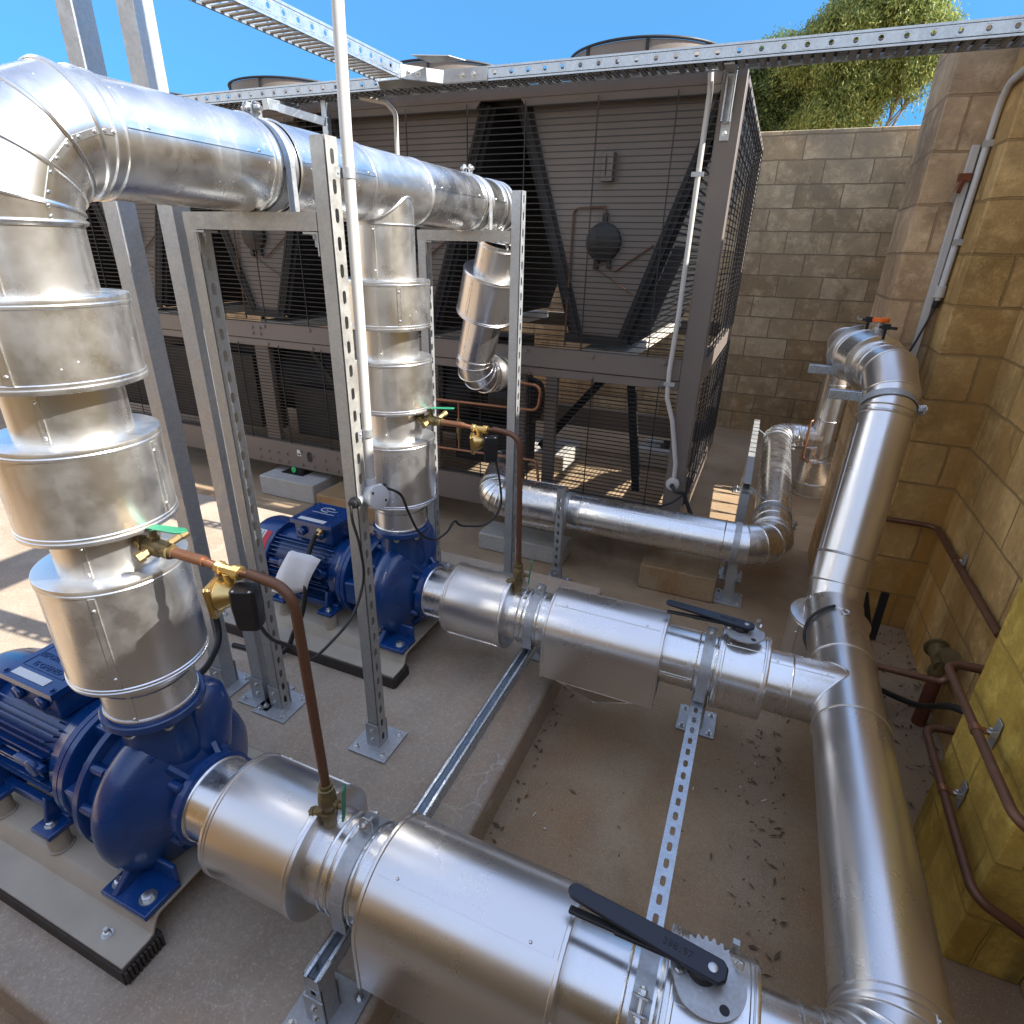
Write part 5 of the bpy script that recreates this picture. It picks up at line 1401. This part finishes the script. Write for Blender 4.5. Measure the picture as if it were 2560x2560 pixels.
# ------------------------------------------------------------------ leaf litter on the lower floor
rg = random.Random(3); m = MB()
def litter(n, f):
    for _ in range(n):
        x, y = f()
        a = rg.uniform(0, 2 * PI); l = rg.choice([.003, .004, .005, .007, .010, .016]) * rg.uniform(.6, 1.4); w = min(l * .35, .005) * rg.uniform(.5, 1.2)
        dx, dy = math.cos(a) * l, math.sin(a) * l; px, py = -math.sin(a) * w, math.cos(a) * w; z = .0035 + rg.random() * .004
        m.add([(x - dx, y - dy, z), (x + px, y + py, z + .003), (x + dx, y + dy, z + .001), (x - px, y - py, z)], [(0, 1, 2, 3)])
litter(220, lambda: (.36 - abs(rg.gauss(0, .10)), rg.uniform(.80, 2.1)))
litter(140, lambda: (-.545 + abs(rg.gauss(0, .035)), rg.uniform(.4, 2.5)))
litter(120, lambda: (rg.uniform(-.5, .7), rg.uniform(.8, 4.2)))
litter(260, lambda: (.93 - abs(rg.gauss(0, .1)), rg.uniform(1.8, 3.1)))
tag(m.build('leaf_litter', simple('dry_litter', (.12, .075, .04), .9, 0, .6, 60, 0), origin=(0, 0, 0), smooth=False), kind='stuff')
rg = random.Random(8); m = MB()
for _ in range(14):
    x, y = rg.uniform(-.45, .33), rg.uniform(.85, 2.6); a = rg.uniform(0, PI); l = rg.uniform(.003, .010)
    m.bar((x - math.cos(a) * l, y - math.sin(a) * l, .004), (x + math.cos(a) * l, y + math.sin(a) * l, .006), .004, .003)
tag(m.build('pale_litter', M['pan'], origin=(0, 0, 0)), kind='stuff')

# ------------------------------------------------------------------ camera, sky, sun
cam = bpy.data.cameras.new('camera'); co = bpy.data.objects.new('camera', cam); COL.objects.link(co)
rt = V((.91878339, .39397301, .02494681)); dn = V((.18298423, -.36903734, -.91122347)); fw = V((-.34979115, .84178186, -.41115623))
mat = Matrix((( rt.x, -dn.x, -fw.x, 0), (rt.y, -dn.y, -fw.y, 0), (rt.z, -dn.z, -fw.z, 1.76), (0, 0, 0, 1)))
co.matrix_world = mat
cam.sensor_width = 36; cam.sensor_fit = 'HORIZONTAL'; cam.lens = 36 * 1450.2788 / 2560; cam.clip_start = .02; cam.clip_end = 500
scene.camera = co
EL, AZ = R(39), R(4)
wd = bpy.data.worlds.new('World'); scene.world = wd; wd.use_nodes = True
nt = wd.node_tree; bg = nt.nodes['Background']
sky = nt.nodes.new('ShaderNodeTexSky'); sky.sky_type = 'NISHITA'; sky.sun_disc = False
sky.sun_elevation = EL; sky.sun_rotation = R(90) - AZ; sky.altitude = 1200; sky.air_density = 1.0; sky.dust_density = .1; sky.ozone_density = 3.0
# grade of the dome: clear azure low in the north, paler overhead and behind
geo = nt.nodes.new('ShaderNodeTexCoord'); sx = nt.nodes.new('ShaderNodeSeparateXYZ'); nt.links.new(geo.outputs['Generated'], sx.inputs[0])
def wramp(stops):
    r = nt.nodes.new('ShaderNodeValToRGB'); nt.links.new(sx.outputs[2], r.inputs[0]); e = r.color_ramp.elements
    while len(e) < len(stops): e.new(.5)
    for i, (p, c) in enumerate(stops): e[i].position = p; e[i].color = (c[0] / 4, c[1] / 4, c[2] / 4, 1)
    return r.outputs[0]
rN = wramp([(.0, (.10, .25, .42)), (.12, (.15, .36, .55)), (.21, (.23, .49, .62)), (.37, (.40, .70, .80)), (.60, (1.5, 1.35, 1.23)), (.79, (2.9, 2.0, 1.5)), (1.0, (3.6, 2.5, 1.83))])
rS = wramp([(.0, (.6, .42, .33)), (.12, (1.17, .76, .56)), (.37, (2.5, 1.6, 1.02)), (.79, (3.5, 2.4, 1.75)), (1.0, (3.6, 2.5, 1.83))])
def wmath(nodetype, **ins):
    n = nt.nodes.new(nodetype)
    for k, v in ins.items():
        if hasattr(v, 'is_output'): nt.links.new(v, n.inputs[k.replace('_', ' ')])
        else: n.inputs[k.replace('_', ' ')].default_value = v
    return n
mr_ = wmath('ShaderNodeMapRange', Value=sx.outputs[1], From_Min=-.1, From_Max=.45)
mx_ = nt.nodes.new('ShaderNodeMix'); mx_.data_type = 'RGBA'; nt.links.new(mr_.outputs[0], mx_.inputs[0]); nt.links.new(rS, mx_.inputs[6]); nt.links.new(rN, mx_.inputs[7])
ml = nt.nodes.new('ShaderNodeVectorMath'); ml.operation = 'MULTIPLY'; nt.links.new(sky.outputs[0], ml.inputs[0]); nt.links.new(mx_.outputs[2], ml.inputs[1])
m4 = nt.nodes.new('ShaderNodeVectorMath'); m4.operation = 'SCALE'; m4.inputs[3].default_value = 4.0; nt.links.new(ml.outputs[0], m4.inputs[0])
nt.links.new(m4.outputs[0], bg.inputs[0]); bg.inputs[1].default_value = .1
sl = bpy.data.lights.new('sun', 'SUN'); sl.energy = 3.7; sl.angle = R(.53); sl.color = (1, .945, .86)
so = bpy.data.objects.new('sun', sl); COL.objects.link(so); so.location = (8, 1, 8)
sv = V((math.cos(EL) * math.cos(AZ), math.cos(EL) * math.sin(AZ), math.sin(EL)))
so.rotation_euler = sv.to_track_quat('Z', 'Y').to_euler()
scene.view_settings.view_transform = 'Standard'; scene.view_settings.look = 'None'; scene.view_settings.gamma = 1; scene.view_settings.exposure = 1.75
scene.cycles.max_bounces = 8; scene.cycles.glossy_bounces = 5; scene.cycles.diffuse_bounces = 4
scene.cycles.sample_clamp_indirect = 6
try:
    scene.cycles.use_denoising = True
except Exception: pass
